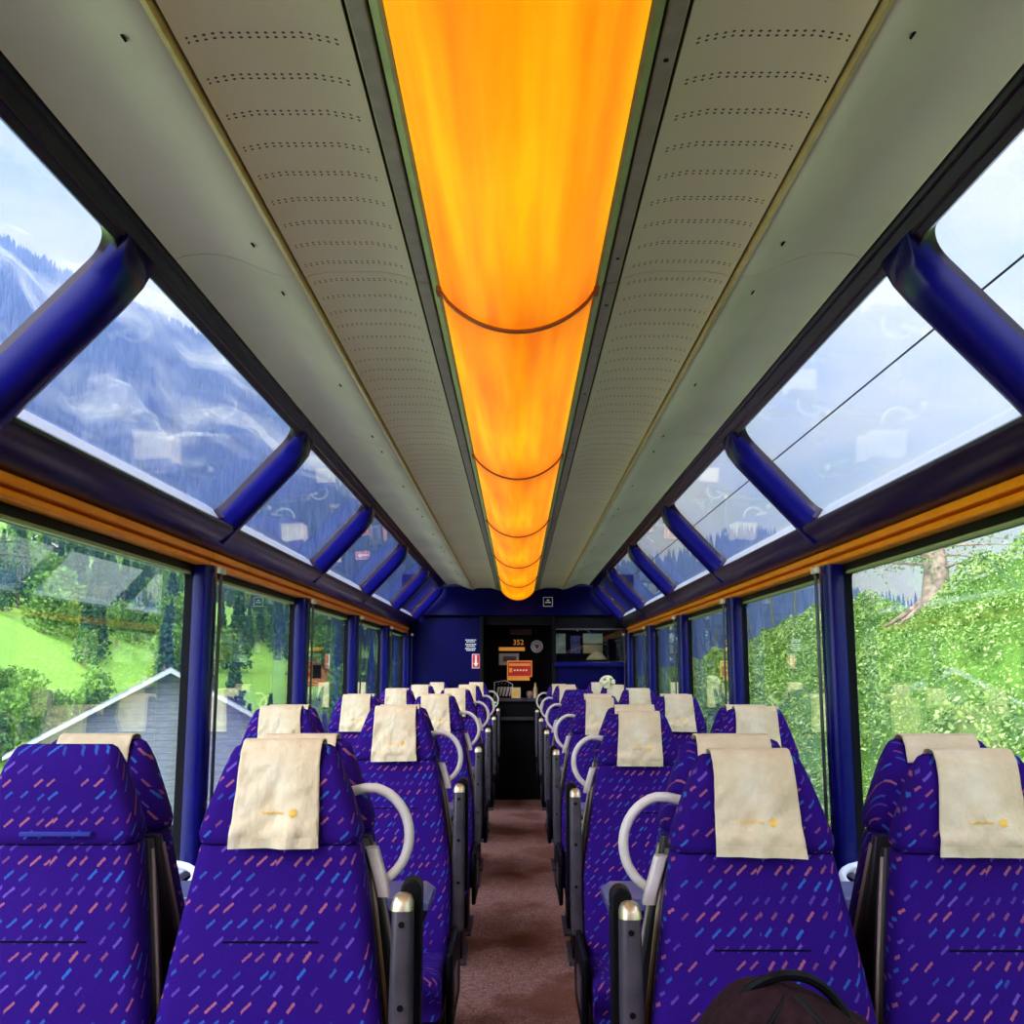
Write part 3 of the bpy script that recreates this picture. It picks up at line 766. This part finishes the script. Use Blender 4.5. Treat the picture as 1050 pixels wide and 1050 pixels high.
# folding tables and bins
for side, s in (('left', -1), ('right', 1)):
    for ri in range(5):
        yc = FR[ri] + .8775
        t = empty('folding_table', (0, yc, 0))
        MB().prism([(s*.262, .785), (s*.236, .768), (s*.236, .75), (s*1.15, .75), (s*1.15, .785)], -.11, .11).build('table_top', M['table'], t, bevel=.004)
        MB().box(min(s*.25, s*1.12), max(s*.25, s*1.12), -.115, .105, .715, .747).build('folded_leaf', M['black'], t, bevel=.004)
        for x in (.275, .60, .95):
            MB().cyl((s*x, -.112, .731), (s*x, -.124, .731), .008, 12).build('hinge', M['chrome'], t)
            MB().cyl((s*x, -.108, .768), (s*x, -.120, .768), .007, 12).build('hinge', M['chrome'], t)
        MB().prism([(s*.90, 0), (s*.95, 0), (s*1.02, .713), (s*.90, .713)], -.02, .02).build('table_leg', M['grey_metal'], t, bevel=.005)
        tag(t, 'narrow folded blue grey table on the %s side between the %s and %s seat rows' % (side, ordn[ri], ordn[ri+1]), 'table', 'folding tables between facing seats')
        b = empty('litter_bin', (s*1.15, yc + .50, .58)); b.scale = (.85, .85, .85)
        pr = [( -s*.11*math.sin(a)*1.0, .10*math.cos(a)) for a in np.linspace(0, PI, 12)]
        if True:
            o_ = [(x, y_, 0) for x, y_ in pr]; o2 = [(x*1.15, y_*1.15, .11) for x, y_ in pr]; i2 = [(x*1.02, y_*1.02, .115) for x, y_ in pr]; i0 = [(x*.9, y_*.9, .03) for x, y_ in pr]
            MB().loft([o_, o2, i2, i0]).build('bin_body', M['bin'], b, smooth=50)
            P = [(x*1.1, y_*1.1, .12 + .07*(y_+.1)/.2) for x, y_ in pr]
            MB().tube(P, .015, 8).build('rim', M['silver'], b)
        tag(b, 'pale blue half round litter bin under the %s windows beside the %s folding table' % (side, ordn[ri]), 'bin', 'litter bins under the windows')

# white blossom tuft above far right seats
tf_ = empty('flower_tuft', (px(622, 9.0), 8.98, 1.255)); tag(tf_, 'small fluffy cream tuft on top of a far right window side seat', 'flowers')
m = MB()
for i in range(60):
    v = Vector((random.gauss(0,1), random.gauss(0,1), random.gauss(0,1))).normalized(); v.z = abs(v.z)*.8 - .1
    c = Vector((v.x*.06, v.y*.05, .02+v.z*.07)); n = v.normalized(); a = n.orthogonal().normalized(); b_ = n.cross(a)
    r = random.uniform(.012, .022)
    m.loft([[c + (a*math.cos(t_)+b_*math.sin(t_))*r*q + n*h for t_ in np.linspace(0, 2*PI, 6, endpoint=False)] for q, h in ((.5, -.01), (1, 0), (.7, .008))])
m.build('petals', M['tuft'], tf_)
MB().tube([(0,0,-.03),(0,0,.04)], .03, 8).build('stem_base', M['tuft'], tf_)

# backpack on the right aisle seat, nearest row
bp = empty('backpack', (.40, 1.66, .462)); tag(bp, 'dark brown backpack standing on the nearest right aisle seat', 'bag')
rings = []
NS = 28
for z, w, d, ox in ((0,.24,.15,0),(.01,.28,.19,0),(.10,.31,.22,0),(.22,.31,.22,0),(.30,.30,.21,.0),(.36,.27,.20,0),(.40,.22,.17,-.005),(.432,.155,.13,-.012),(.448,.09,.08,-.014),(.452,.04,.03,-.014)):
    ring = []
    for i in range(NS):
        a = 2*PI*i/NS; ca, sa = math.cos(a), math.sin(a)
        ex = .75; x = math.copysign(abs(ca)**ex, ca)*w/2 + ox; y_ = math.copysign(abs(sa)**ex, sa)*d/2
        k = mn.noise(Vector((x*9, y_*9, z*8+3)))*.018 + mn.noise(Vector((x*30+z*10, y_*30, z*12)))*.006
        ring.append((x*(1+k*3), y_*(1+k*3) , z + k*.9))
    rings.append(ring)
MB().loft(rings).build('main_body', M['bag'], bp, smooth=80, subd=1)
MB().tube(spl([(-.06,-.02,.43),(-.04,-.03,.452),(0.0,-.035,.466),(.04,-.03,.458),(.075,-.02,.43),(.10,-.03,.39),(.115,-.06,.33),(.12,-.085,.22)]), .008, 8).build('top_handle', M['black'], bp)
MB().tube(spl([(-.12,-.07,.26),(-.09,-.088,.34),(-.05,-.085,.395),(-.015,-.062,.432),(.0,-.03,.448)]), .005, 8).build('zip_piping', M['black'], bp)
pk_ = [(-.11,.28),(.11,.28),(.12,.18),(.12,.06),(-.12,.06),(-.12,.18)]
MB().prism(pk_, -.135, -.095).build('front_pocket', M['bag'], bp, bevel=.02)
MB().tube(spl([(.01,-.05,.44),(.04,-.075,.41),(.065,-.092,.37),(.08,-.10,.30)]), .006, 8).build('strap', M['black'], bp)
MB().prism([(.085,.41),(.14,.385),(.155,.30),(.10,.28)], -.05, .05).build('side_flap', M['bag'], bp, bevel=.015)

# ------------------------------------------------------------------ outside
def grassmat(name, c0, c1, c2, sc=1.0, bump=.5):
    t = NT(name); a = t.noise(.25*sc, 4); b = t.noise(6*sc, 5, .7)
    c = t.mix(a, c0, c1); c = t.mix(t.math('MULTIPLY', b, .8), c, c2)
    t.bsdf(c, .95, spec=.1, bump=b, bstr=bump, bdist=.1/sc); return t.m
M['grass_near'] = grassmat('bank_undergrowth', (.09,.20,.025), (.18,.34,.05), (.04,.10,.015), 1.0)
M['meadow'] = grassmat('meadow', (.22,.42,.06), (.36,.56,.11), (.14,.30,.05), .12, .2)
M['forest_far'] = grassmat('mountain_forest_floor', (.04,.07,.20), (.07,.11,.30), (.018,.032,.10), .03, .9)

def leafmat(name, cols):
    t = NT(name); oi = t.n('NewGeometry'); f = t.noise(2.2, 3)
    r = oi.outputs['Random Per Island']
    c = t.ramp(t.math('ADD', t.math('MULTIPLY', r, .6), t.math('MULTIPLY', f, .4)), cols)
    d = t.n('BsdfDiffuse'); tr = t.n('BsdfTranslucent'); 
    t.l(c, d.inputs[0]); t.l(c, tr.inputs[0])
    mx = t.n('MixShader'); mx.inputs[0].default_value = .3; t.l(d.outputs[0], mx.inputs[1]); t.l(tr.outputs[0], mx.inputs[2]); t.l(mx.outputs[0], t.out.inputs[0]); return t.m
M['leaf_bank'] = leafmat('bank_leaves', [(.15, (.03,.075,.012)), (.4, (.14,.27,.045)), (.62, (.36,.50,.12)), (.9, (.72,.80,.40))])
M['leaf_conifer'] = leafmat('conifer_needles', [(.1, (.025,.07,.045)), (.5, (.06,.14,.08)), (.95, (.13,.24,.13))])
M['leaf_broad'] = leafmat('broad_leaves', [(.1, (.06,.14,.04)), (.5, (.14,.28,.07)), (.95, (.30,.46,.12))])
M['leaf_broad_y'] = leafmat('yellow_green_leaves', [(.1, (.13,.22,.03)), (.5, (.32,.44,.07)), (.95, (.55,.62,.14))])
M['leaf_tree'] = leafmat('sparse_leaves', [(.1, (.10,.22,.06)), (.95, (.35,.5,.2))])

# ground plates
gp = struct(MB().box(-4.0, 3.0, -40, 160, -1.3, -1.0).build('ground', M['gravel'], smooth=0), 'gravel track bed beside the train')

# right embankment
def crest(y):
    pts = [(-40,3.4),(10,3.25),(14,3.1),(15.6,2.8),(17.3,2.35),(20,2.5),(24,2.72),(28,2.3),(32,2.0),(41,1.55),(52,1.2),(80,.8),(160,.4)]
    for (a, za), (b, zb) in zip(pts, pts[1:]):
        if y <= b: return za + (zb-za)*(y-a)/(b-a)
    return .5
ny, nx = 240, 40
ys = np.concatenate([np.linspace(-12, 60, 180), np.linspace(61.5, 160, 60)])
ts = np.linspace(0, 1, nx)
V = []
def bank(t, y):
    c = crest(y); x = 2.7 + 13.3*t
    tt = min(1, (x-2.7)/4.3)
    z = -1.05 + (c+1.05)*(tt**.9)
    if x > 7: z = c - (x-7)*.25
    z += .16*mn.noise(Vector((x*.9, y*.6, 0))) + .05*mn.noise(Vector((x*3, y*3, 2)))
    return x, z
for y in ys:
    for t_ in ts:
        x, z = bank(t_, y); V.append((x, y, z))
F = [(j*nx+i, j*nx+i+1, (j+1)*nx+i+1, (j+1)*nx+i) for j in range(len(ys)-1) for i in range(nx-1)]
o = rawmesh('grass_bank', V, F, M['grass_near'], smooth=True); tag(o, 'steep green embankment rising close to the right windows', 'embankment', kind='structure')
# leaves on the bank
N = 190000
yy = rng.power(1.0, N); yy = 3 + (rng.random(N)**1.35)*48
xx = 2.9 + rng.random(N)*4.9
keep = []
P0 = np.empty((N, 3))
for i in range(N):
    x, z = bank((xx[i]-2.7)/13.3, yy[i]); P0[i] = (x, yy[i], z)
clump = np.array([mn.noise(Vector((p[0]*1.4, p[1]*1.0, 5))) for p in P0])
P0[:, 2] += rng.random(N)*.16 + np.clip(clump, 0, 1)*.35
sz = (.012 + rng.random(N)*.026)*(1 + np.clip(clump, -.3, 1)*.9)*(1 + np.maximum(0, yy-15)*.035)
nrm = rng.normal(size=(N,3))*.55 + np.array([-.55, -.1, .75]); nrm /= np.linalg.norm(nrm, axis=1)[:,None]
rv = rng.normal(size=(N,3)); a = np.cross(nrm, rv); a /= np.linalg.norm(a, axis=1)[:,None]; b = np.cross(nrm, a)
quads = np.stack([P0 - a*sz[:,None], P0 - b*sz[:,None]*.5, P0 + a*sz[:,None], P0 + b*sz[:,None]*.5], 1)
quads[:, 1] += nrm*sz[:,None]*.15; quads[:, 3] += nrm*sz[:,None]*.15
o = rawmesh('undergrowth', quads.reshape(-1,3), np.arange(N*4).reshape(-1,4), M['leaf_bank']); tag(o, 'dense bright green leafy weeds covering the right embankment', 'weeds', kind='stuff')

# fence posts on the crest
for i, (Y, lean, h) in enumerate(((26.0,.03,.78),(28.2,-.10,.80),(31.0,-.12,.72),(36.5,0,.75),(39.5,-.15,.7),(42,.05,.66))):
    x = 7.0; z = crest(Y)
    o = MB().loft([[(r*math.cos(a), r*math.sin(a), zz) for a in np.linspace(0, 2*PI, 7, endpoint=False)] for r, zz in ((.05,-.25),(.045,h),(.02,h+.05))]).build('fence_post', M['wood_post'])
    o.location = (x, Y, z+.22); o.rotation_euler = (0, lean, 0)
    tag(o, 'weathered wooden fence post on the embankment crest, %s from the camera' % ordn[i].replace('farthest', 'sixth'), 'post', 'fence posts on the embankment crest')

# tree on the bank
tr = empty('bank_tree', (7.0, 17.2, 2.45)); tag(tr, 'gnarled pale trunked tree with bare roots on the embankment top', 'tree')
tk = MB()
tk.tube([(0,0,-.25),(0,0,.1),(.03,0,.6),(-.03,0,1.1),(.05,0,1.5),(.02,0,1.75)], [.34,.24,.20,.19,.16,.12], 12)
for a in range(7):
    an = a*2*PI/7; tk.tube([(.08*math.cos(an), .08*math.sin(an), .15), (.35*math.cos(an), .35*math.sin(an), -.05), (.75*math.cos(an)-.1, .7*math.sin(an), -.35)], [.10,.06,.02], 7)
tk.build('trunk', M['bark'], tr, smooth=60)
brn = MB(); tips = []
for i in range(16):
    z0 = .6 + i*.06; an = random.uniform(1.8, 4.6) if i % 3 else random.uniform(-1.2, 1.2)
    p = Vector((0,0,z0)); P = [p.copy()]; d = Vector((math.cos(an), math.sin(an)*.8, .12))
    for k in range(5):
        p = p + d*.28; d += Vector((random.gauss(0,.18), random.gauss(0,.18), random.gauss(-.05,.12))); P.append(p.copy()); tips.append(p.copy())
    brn.tube(P, [.035,.025,.018,.012,.008,.004], 5)
brn.build('branch', M['bark'], tr)['label'] = 'thin bare spreading branches'
lv = []
for i in range(1500):
    p = random.choice(tips) + Vector((random.gauss(0,.1), random.gauss(0,.1), random.gauss(0,.08))); n = Vector((random.gauss(0,1), random.gauss(0,1), random.gauss(0,1))).normalized(); a_ = n.orthogonal().normalized(); b_ = n.cross(a_); r = random.uniform(.02,.04)
    lv += [p-a_*r, p-b_*r*.6, p+a_*r, p+b_*r*.6]
o = rawmesh('leaves', [tuple(v) for v in lv], np.arange(len(lv)).reshape(-1,4), M['leaf_tree'], tr); o['kind'] = 'stuff'

# generic trees
def leafcloud(pts, size, n):
    V = []
    for i in range(n):
        p = pts(i); nn = Vector((random.gauss(0,1), random.gauss(0,1), random.gauss(.4,1))).normalized(); a_ = nn.orthogonal().normalized(); b_ = nn.cross(a_); r = size*random.uniform(.6,1.3)
        V += [p-a_*r, p-b_*r*.7, p+a_*r, p+b_*r*.7]
    return [tuple(v) for v in V]
def broad(mat, n=1500):
    t = empty('broadleaf_tree')
    blobs = [(Vector((random.gauss(0,.16), random.gauss(0,.16), random.uniform(.22,.82))), random.uniform(.15,.26)) for _ in range(11)]
    def f(i):
        c, r = blobs[i % len(blobs)]; v = Vector((random.gauss(0,1), random.gauss(0,1), random.gauss(0,1))).normalized(); return c + v*r*random.uniform(.75,1.05)
    rawmesh('crown', leafcloud(f, .035, n), np.arange(n*4).reshape(-1,4), mat, t)
    MB().tube([(0,0,-.05),(0,0,.5)], [.035,.015], 7).build('trunk', M['bark'], t)
    return t
def conifer(n=1300):
    t = empty('conifer_tree')
    def f(i):
        h = random.random()**.8; z = .08 + .92*h; tier = (1-h)*(.8 + .35*((z*11) % 1)); r = .19*tier*random.uniform(.5,1); a_ = random.uniform(0,2*PI)
        return Vector((r*math.cos(a_), r*math.sin(a_), z - r*.35))
    rawmesh('crown', leafcloud(f, .024, n), np.arange(n*4).reshape(-1,4), M['leaf_conifer'], t)
    MB().tube([(0,0,-.05),(0,0,.9)], [.018,.004], 6).build('trunk', M['bark'], t)
    return t
PT = {'c0': conifer(), 'c1': conifer(), 'b0': broad(M['leaf_broad']), 'b1': broad(M['leaf_broad']), 'b2': broad(M['leaf_broad_y'])}
ptused = set()
def plant(k, loc, h, label, group, wide=1):
    o = PT[k] if k not in ptused else copy_tree(PT[k]); ptused.add(k)
    o.location = loc; o.scale = (h*wide, h*wide, h); o.rotation_euler = (0,0,random.uniform(0,6.28))
    tag(o, label, 'tree', group)

# left terrain: function of azimuth and distance.  Height relative to camera
def interp(x, pts):
    if x <= pts[0][0]: return pts[0][1]
    for (a, va), (b, vb) in zip(pts, pts[1:]):
        if x <= b: 
            t = (x-a)/(b-a); return va + (vb-va)*t
    return pts[-1][1]
# azimuth in degrees left of +Y
CR = [(0, .8), (6, 1.2), (9, 2.2), (12, 2.7), (15, 3.4), (18, 4.6), (20, 5.4), (23, 7.2), (26, 8.4), (30, 9.4), (45, 11), (90, 12), (120, 12)]
def hill_z(az, r):
    ce = math.tan(math.radians(interp(az, CR))); R0 = 26; R1 = 230
    zc = CAMZ + ce*R1
    base = -5.5
    if r < R0: z = interp(r, [(3, -1.05), (8, -1.9), (R0, base+.8)])
    else:
        t = min(1, (r-R0)/(R1-R0)); s_ = t
        # terraces: a meadow shoulder, then wooded slope
        z = (base+.8) + (zc-base-.8)*(s_**1.15)
        sh = math.exp(-((r-62)/16)**2)*interp(az, [(0,0),(18,0),(23,1.6),(28,3.6),(40,6),(120,6)])
        z += sh
    if r > R1: z = zc - (r-R1)*.25
    x, y = -r*math.sin(math.radians(az)), r*math.cos(math.radians(az))
    z += (mn.noise(Vector((x*.03, y*.03, 7)))*2.6 + mn.noise(Vector((x*.1, y*.1, 1)))*.5)*min(1, r/80)
    return x, y, z
azs = np.linspace(-1, 118, 150); rs_ = np.concatenate([np.linspace(3.9, 40, 24), np.linspace(44, 300, 60)])
V = [hill_z(a, r) for a in azs for r in rs_]; nr = len(rs_)
F = [(j*nr+i, j*nr+i+1, (j+1)*nr+i+1, (j+1)*nr+i) for j in range(len(azs)-1) for i in range(nr-1)]
V = [(min(x, -2.0) if y < 60 else x, y, z if x < -2.6 else min(z,-1.1)) for x, y, z in V]
o = rawmesh('meadow_hill', V, F, M['meadow'], smooth=True); tag(o, 'bright green rolling meadow hillside beyond the left windows', 'hill', kind='structure')

# mountain all around the front
CM = [(-70, 2), (-40, 2), (-25, 2), (-20, 2.4), (-17, 4.0), (-14.5, 6.6), (-12, 7.0), (-9, 5.8), (-4, 4.8), (0, 5.2), (5, 7.5), (8, 9.8), (12, 13.2), (16, 16.3), (20, 18.0), (24, 19.3), (28, 20.7), (33, 22.5), (45, 25), (60, 24), (90, 20), (120, 16)]
def mtn(az, t):
    ce = math.tan(math.radians(interp(az, CM) + .35*mn.noise(Vector((az*.5, 0, 0))) + .25*mn.noise(Vector((az*1.6, 3, 0)))))
    R0, R1 = 330, 1000; r = R0 + (R1-R0)*t
    zc = CAMZ + ce*R1; z0 = -14
    z = z0 + (zc-z0)*(t**1.12)
    x, y = -r*math.sin(math.radians(az)), r*math.cos(math.radians(az))
    e_ = math.sin(PI*min(1,t))
    ridge = abs(mn.noise(Vector((az*.16, t*1.5, 2))))*2 - .5
    z += e_*(ridge*38 + mn.noise(Vector((x*.012, y*.012, 2)))*26 + mn.noise(Vector((x*.035, y*.035, 4)))*9)
    return x, y, z
na, nt_ = 420, 110
azm = np.linspace(-70, 120, na); tm = np.linspace(0, 1, nt_)
V = [mtn(a, t_) for a in azm for t_ in tm]
# far side so the ridge has depth
F = [(j*nt_+i, j*nt_+i+1, (j+1)*nt_+i+1, (j+1)*nt_+i) for j in range(na-1) for i in range(nt_-1)]
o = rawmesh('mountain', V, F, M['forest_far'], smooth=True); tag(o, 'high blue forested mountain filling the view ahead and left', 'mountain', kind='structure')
# mountain forest as one mass of conifers
N = 26000
V = []; 
ta = rng.random(N); aa = np.where(rng.random(N) < .8, 2 + rng.random(N)*32, -30 + rng.random(N)*34)
tt = np.where(rng.random(N) < .10, .985 + rng.random(N)*.012, rng.random(N)**.9)
for i in range(N):
    x, y, z = mtn(aa[i], tt[i]); h = random.uniform(9, 18); w = h*.17
    k = random.random()*2
    V += [(x+w*math.cos(k+q*PI/2), y+w*math.sin(k+q*PI/2), z-1) for q in range(4)] + [(x, y, z+h)]
F = np.array([[5*i+q, 5*i+(q+1) % 4, 5*i+4] for i in range(N) for q in range(4)])
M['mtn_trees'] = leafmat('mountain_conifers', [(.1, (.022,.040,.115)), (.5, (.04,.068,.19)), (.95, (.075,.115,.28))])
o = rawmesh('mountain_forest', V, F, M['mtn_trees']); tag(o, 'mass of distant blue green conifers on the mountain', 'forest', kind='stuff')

# trees on the hill (individual)
nper = {'c': 0, 'b': 0, 'y': 0}; placed = []
kindtxt = {'c': 'dark green conifer', 'b': 'mid green broadleaf tree', 'y': 'yellow green broadleaf tree'}
for i in range(6000):
    if sum(nper.values()) >= 520: break
    az = random.uniform(5, 31); r = random.choice([random.uniform(28, 50), random.uniform(66, 140), random.uniform(66, 140), random.uniform(130, 232)])
    x, y, z = hill_z(az, r)
    if x > -7: continue
    dens = mn.noise(Vector((az*.22, r*.018, 9)))
    if r > 150: ok = dens > .0 or r > 218
    elif r > 60: ok = dens > -.22
    else: ok = dens > -.2 and (az > 21 or az < 16)
    if 50 < r < 74 and az > 23: ok = False
    if 95 < r < 150 and az < 18 and dens < .3: ok = False
    if not ok: continue
    k = random.choices(['c0','c1','b0','b1','b2'], [3,3,3,3,1.3] if r < 120 else [5,5,1,1,.3])[0]
    L_ = 'y' if k == 'b2' else k[0]
    if nper[L_] >= 290: continue
    h = random.uniform(4.5, 8) if k[0] == 'c' else random.uniform(3.2, 5.2)
    if r < 60: h *= .62
    rad = h*(.20 if k[0] == 'c' else .36)
    if math.hypot(x+15, y-75) < 9 or math.hypot(x+11, y-32) < 8 or math.hypot(x+60, y-127) < 7: continue
    if any((x-a)**2 + (y-b)**2 < (rad+q)**2 for a, b, q in placed): continue
    placed.append((x, y, rad)); nper[L_] += 1
    zone = 'low in the valley' if r < 60 else ('on the middle slope' if r < 130 else 'on the upper slope')
    win = 'left part of nearest' if az > 24 else ('right part of nearest' if az > 17.5 else ('second' if az > 12 else 'third'))
    plant(k, (x, y, z-.15), h, '%s %s, %s left window' % (kindtxt[L_], zone, win), {'c':'hillside conifers','b':'hillside broadleaf trees','y':'yellow green hillside trees'}[L_]+' '+zone+', '+win+' window')

# barn
plank = NT('grey_boards'); t_ = plank.n('TexCoord'); s_ = plank.n('SeparateXYZ'); plank.l(t_.outputs['Object'], s_.inputs[0])
fr = plank.math('FRACT', plank.math('MULTIPLY', s_.outputs[2], 5.5)); gv = plank.math('LESS_THAN', fr, .12)
nzz = plank.noise(3, 4, mapscale=(1,1,8)); plank.bsdf(plank.mix(gv, plank.ramp(nzz, [(.3,(.13,.14,.17)),(.7,(.22,.23,.27))]), (.12,.12,.15)), .8)
M['verge'] = simple('pale_verge', (.42,.44,.46), .6)
roofm = simple('slate_roof', (.20,.21,.24), .6, var=.3, nscale=3)
def house(loc, rz, hw, hh, rise, ln, wall, roof, name, label, cat='building', verge=None):
    t = empty(name, loc, rz)
    MB().prism([(-hw,0),(hw,0),(hw,hh),(0,hh+rise),(-hw,hh)], 0, ln).build('walls', wall, t, smooth=0)
    sl_ = rise/hw
    for s in (-1, 1):
        MB().prism([(0,hh+rise+.02),(s*(hw+.5),hh-.5*sl_+.02),(s*(hw+.5),hh-.5*sl_+.14),(0,hh+rise+.16)], -.5, ln+.5).build('roof_slope', roof, t, smooth=0)
        if verge: MB().prism([(0,hh+rise),(s*(hw+.52),hh-.52*sl_),(s*(hw+.52),hh-.52*sl_+.10),(0,hh+rise+.12)], -.58, -.5).build('verge_board', verge, t, smooth=0)
    MB().box(-.6, .6, -.03, .0, .6, 1.7).build('window_opening', M['black'], t)
    tag(t, label, cat); return t
house((-9.9, 29.5, -4.6), math.radians(19), 3.6, 3.9, 2.0, 4, plank.m, roofm, 'barn', 'grey boarded barn gable close beyond the nearest left side window', verge=M['verge'])
hx, hy, hz_ = hill_z(25.3, 140); house((hx, hy, hz_-.3), .5, 2.6, 2.2, 1.6, 5, M['shell'], M['white'], 'chalet', 'small pale roofed chalet high on the left meadow')
wb_ = simple('orange_wood', (.50,.16,.05), .7, var=.3, nscale=2)
hx, hy, hz_ = hill_z(11.2, 78); house((hx, hy, CAMZ-1.2), .3, 1.25, 1.1, .7, 3, wb_, M['shell'], 'chalet', 'orange brown wooden chalet seen through the third left side window')

# overhead wire, parallel to the track
o = MB().tube([(4.4, y, CAMZ+3.56 + .0*y) for y in np.linspace(-30, 260, 30)], .012, 6).build('overhead_wire', M['black']); tag(o, 'single dark overhead wire crossing the sky above the right roof windows', 'wire')

# valley haze, a real thin scattering volume over the slopes
hz = NT('valley_haze'); vs_ = hz.n('VolumeScatter'); vs_.inputs['Color'].default_value = (.22, .36, 1, 1); vs_.inputs['Density'].default_value = .0010; vs_.inputs['Anisotropy'].default_value = .2
hz.l(vs_.outputs[0], hz.out.inputs['Volume'])
hv = MB().box(-1300, 800, 54, 1400, -60, 520).build('valley_haze', hz.m, smooth=0); tag(hv, 'thin blue haze hanging over the mountain slopes', 'haze', kind='stuff')

# drifting mist banks lying off the mountainside
mt = NT('mist'); f = mt.noise(.011, 7, .62, mapscale=(1,1,1.5))
tr_ = mt.n('BsdfTransparent'); df = mt.n('BsdfTranslucent'); df.inputs[0].default_value = (.80,.86,1,1); d2 = mt.n('BsdfDiffuse'); d2.inputs[0].default_value = (.80,.86,1,1)
ms = mt.n('MixShader'); mt.l(df.outputs[0], ms.inputs[1]); mt.l(d2.outputs[0], ms.inputs[2])
mx = mt.n('MixShader'); fr_ = mt.n('MapRange'); mt.l(f, fr_.inputs[0]); fr_.inputs[1].default_value = .44; fr_.inputs[2].default_value = .80; fr_.inputs[3].default_value = 0; fr_.inputs[4].default_value = .70
mt.l(fr_.outputs[0], mx.inputs[0]); mt.l(tr_.outputs[0], mx.inputs[1]); mt.l(ms.outputs[0], mx.inputs[2]); mt.l(mx.outputs[0], mt.out.inputs[0])
for k_, (t0_, t1_, dz_) in enumerate(((.35, .70, 26), (.62, .97, 30))):
    A_ = np.linspace(0, 60, 60); T_ = np.linspace(t0_, t1_, 24); V = []
    for a_ in A_:
        for t_ in T_:
            x, y, z = mtn(a_, t_); r_ = math.hypot(x, y); V.append((x*(1-14/r_), y*(1-14/r_), z + dz_))
    F = [(j*24+i, j*24+i+1, (j+1)*24+i+1, (j+1)*24+i) for j in range(59) for i in range(23)]
    o = rawmesh('mist_bank', V, F, mt.m, smooth=True); tag(o, ['white mist wisps drifting over the lower mountain slope', 'white mist wisps drifting over the upper mountain slope'][k_], 'mist', kind='stuff')
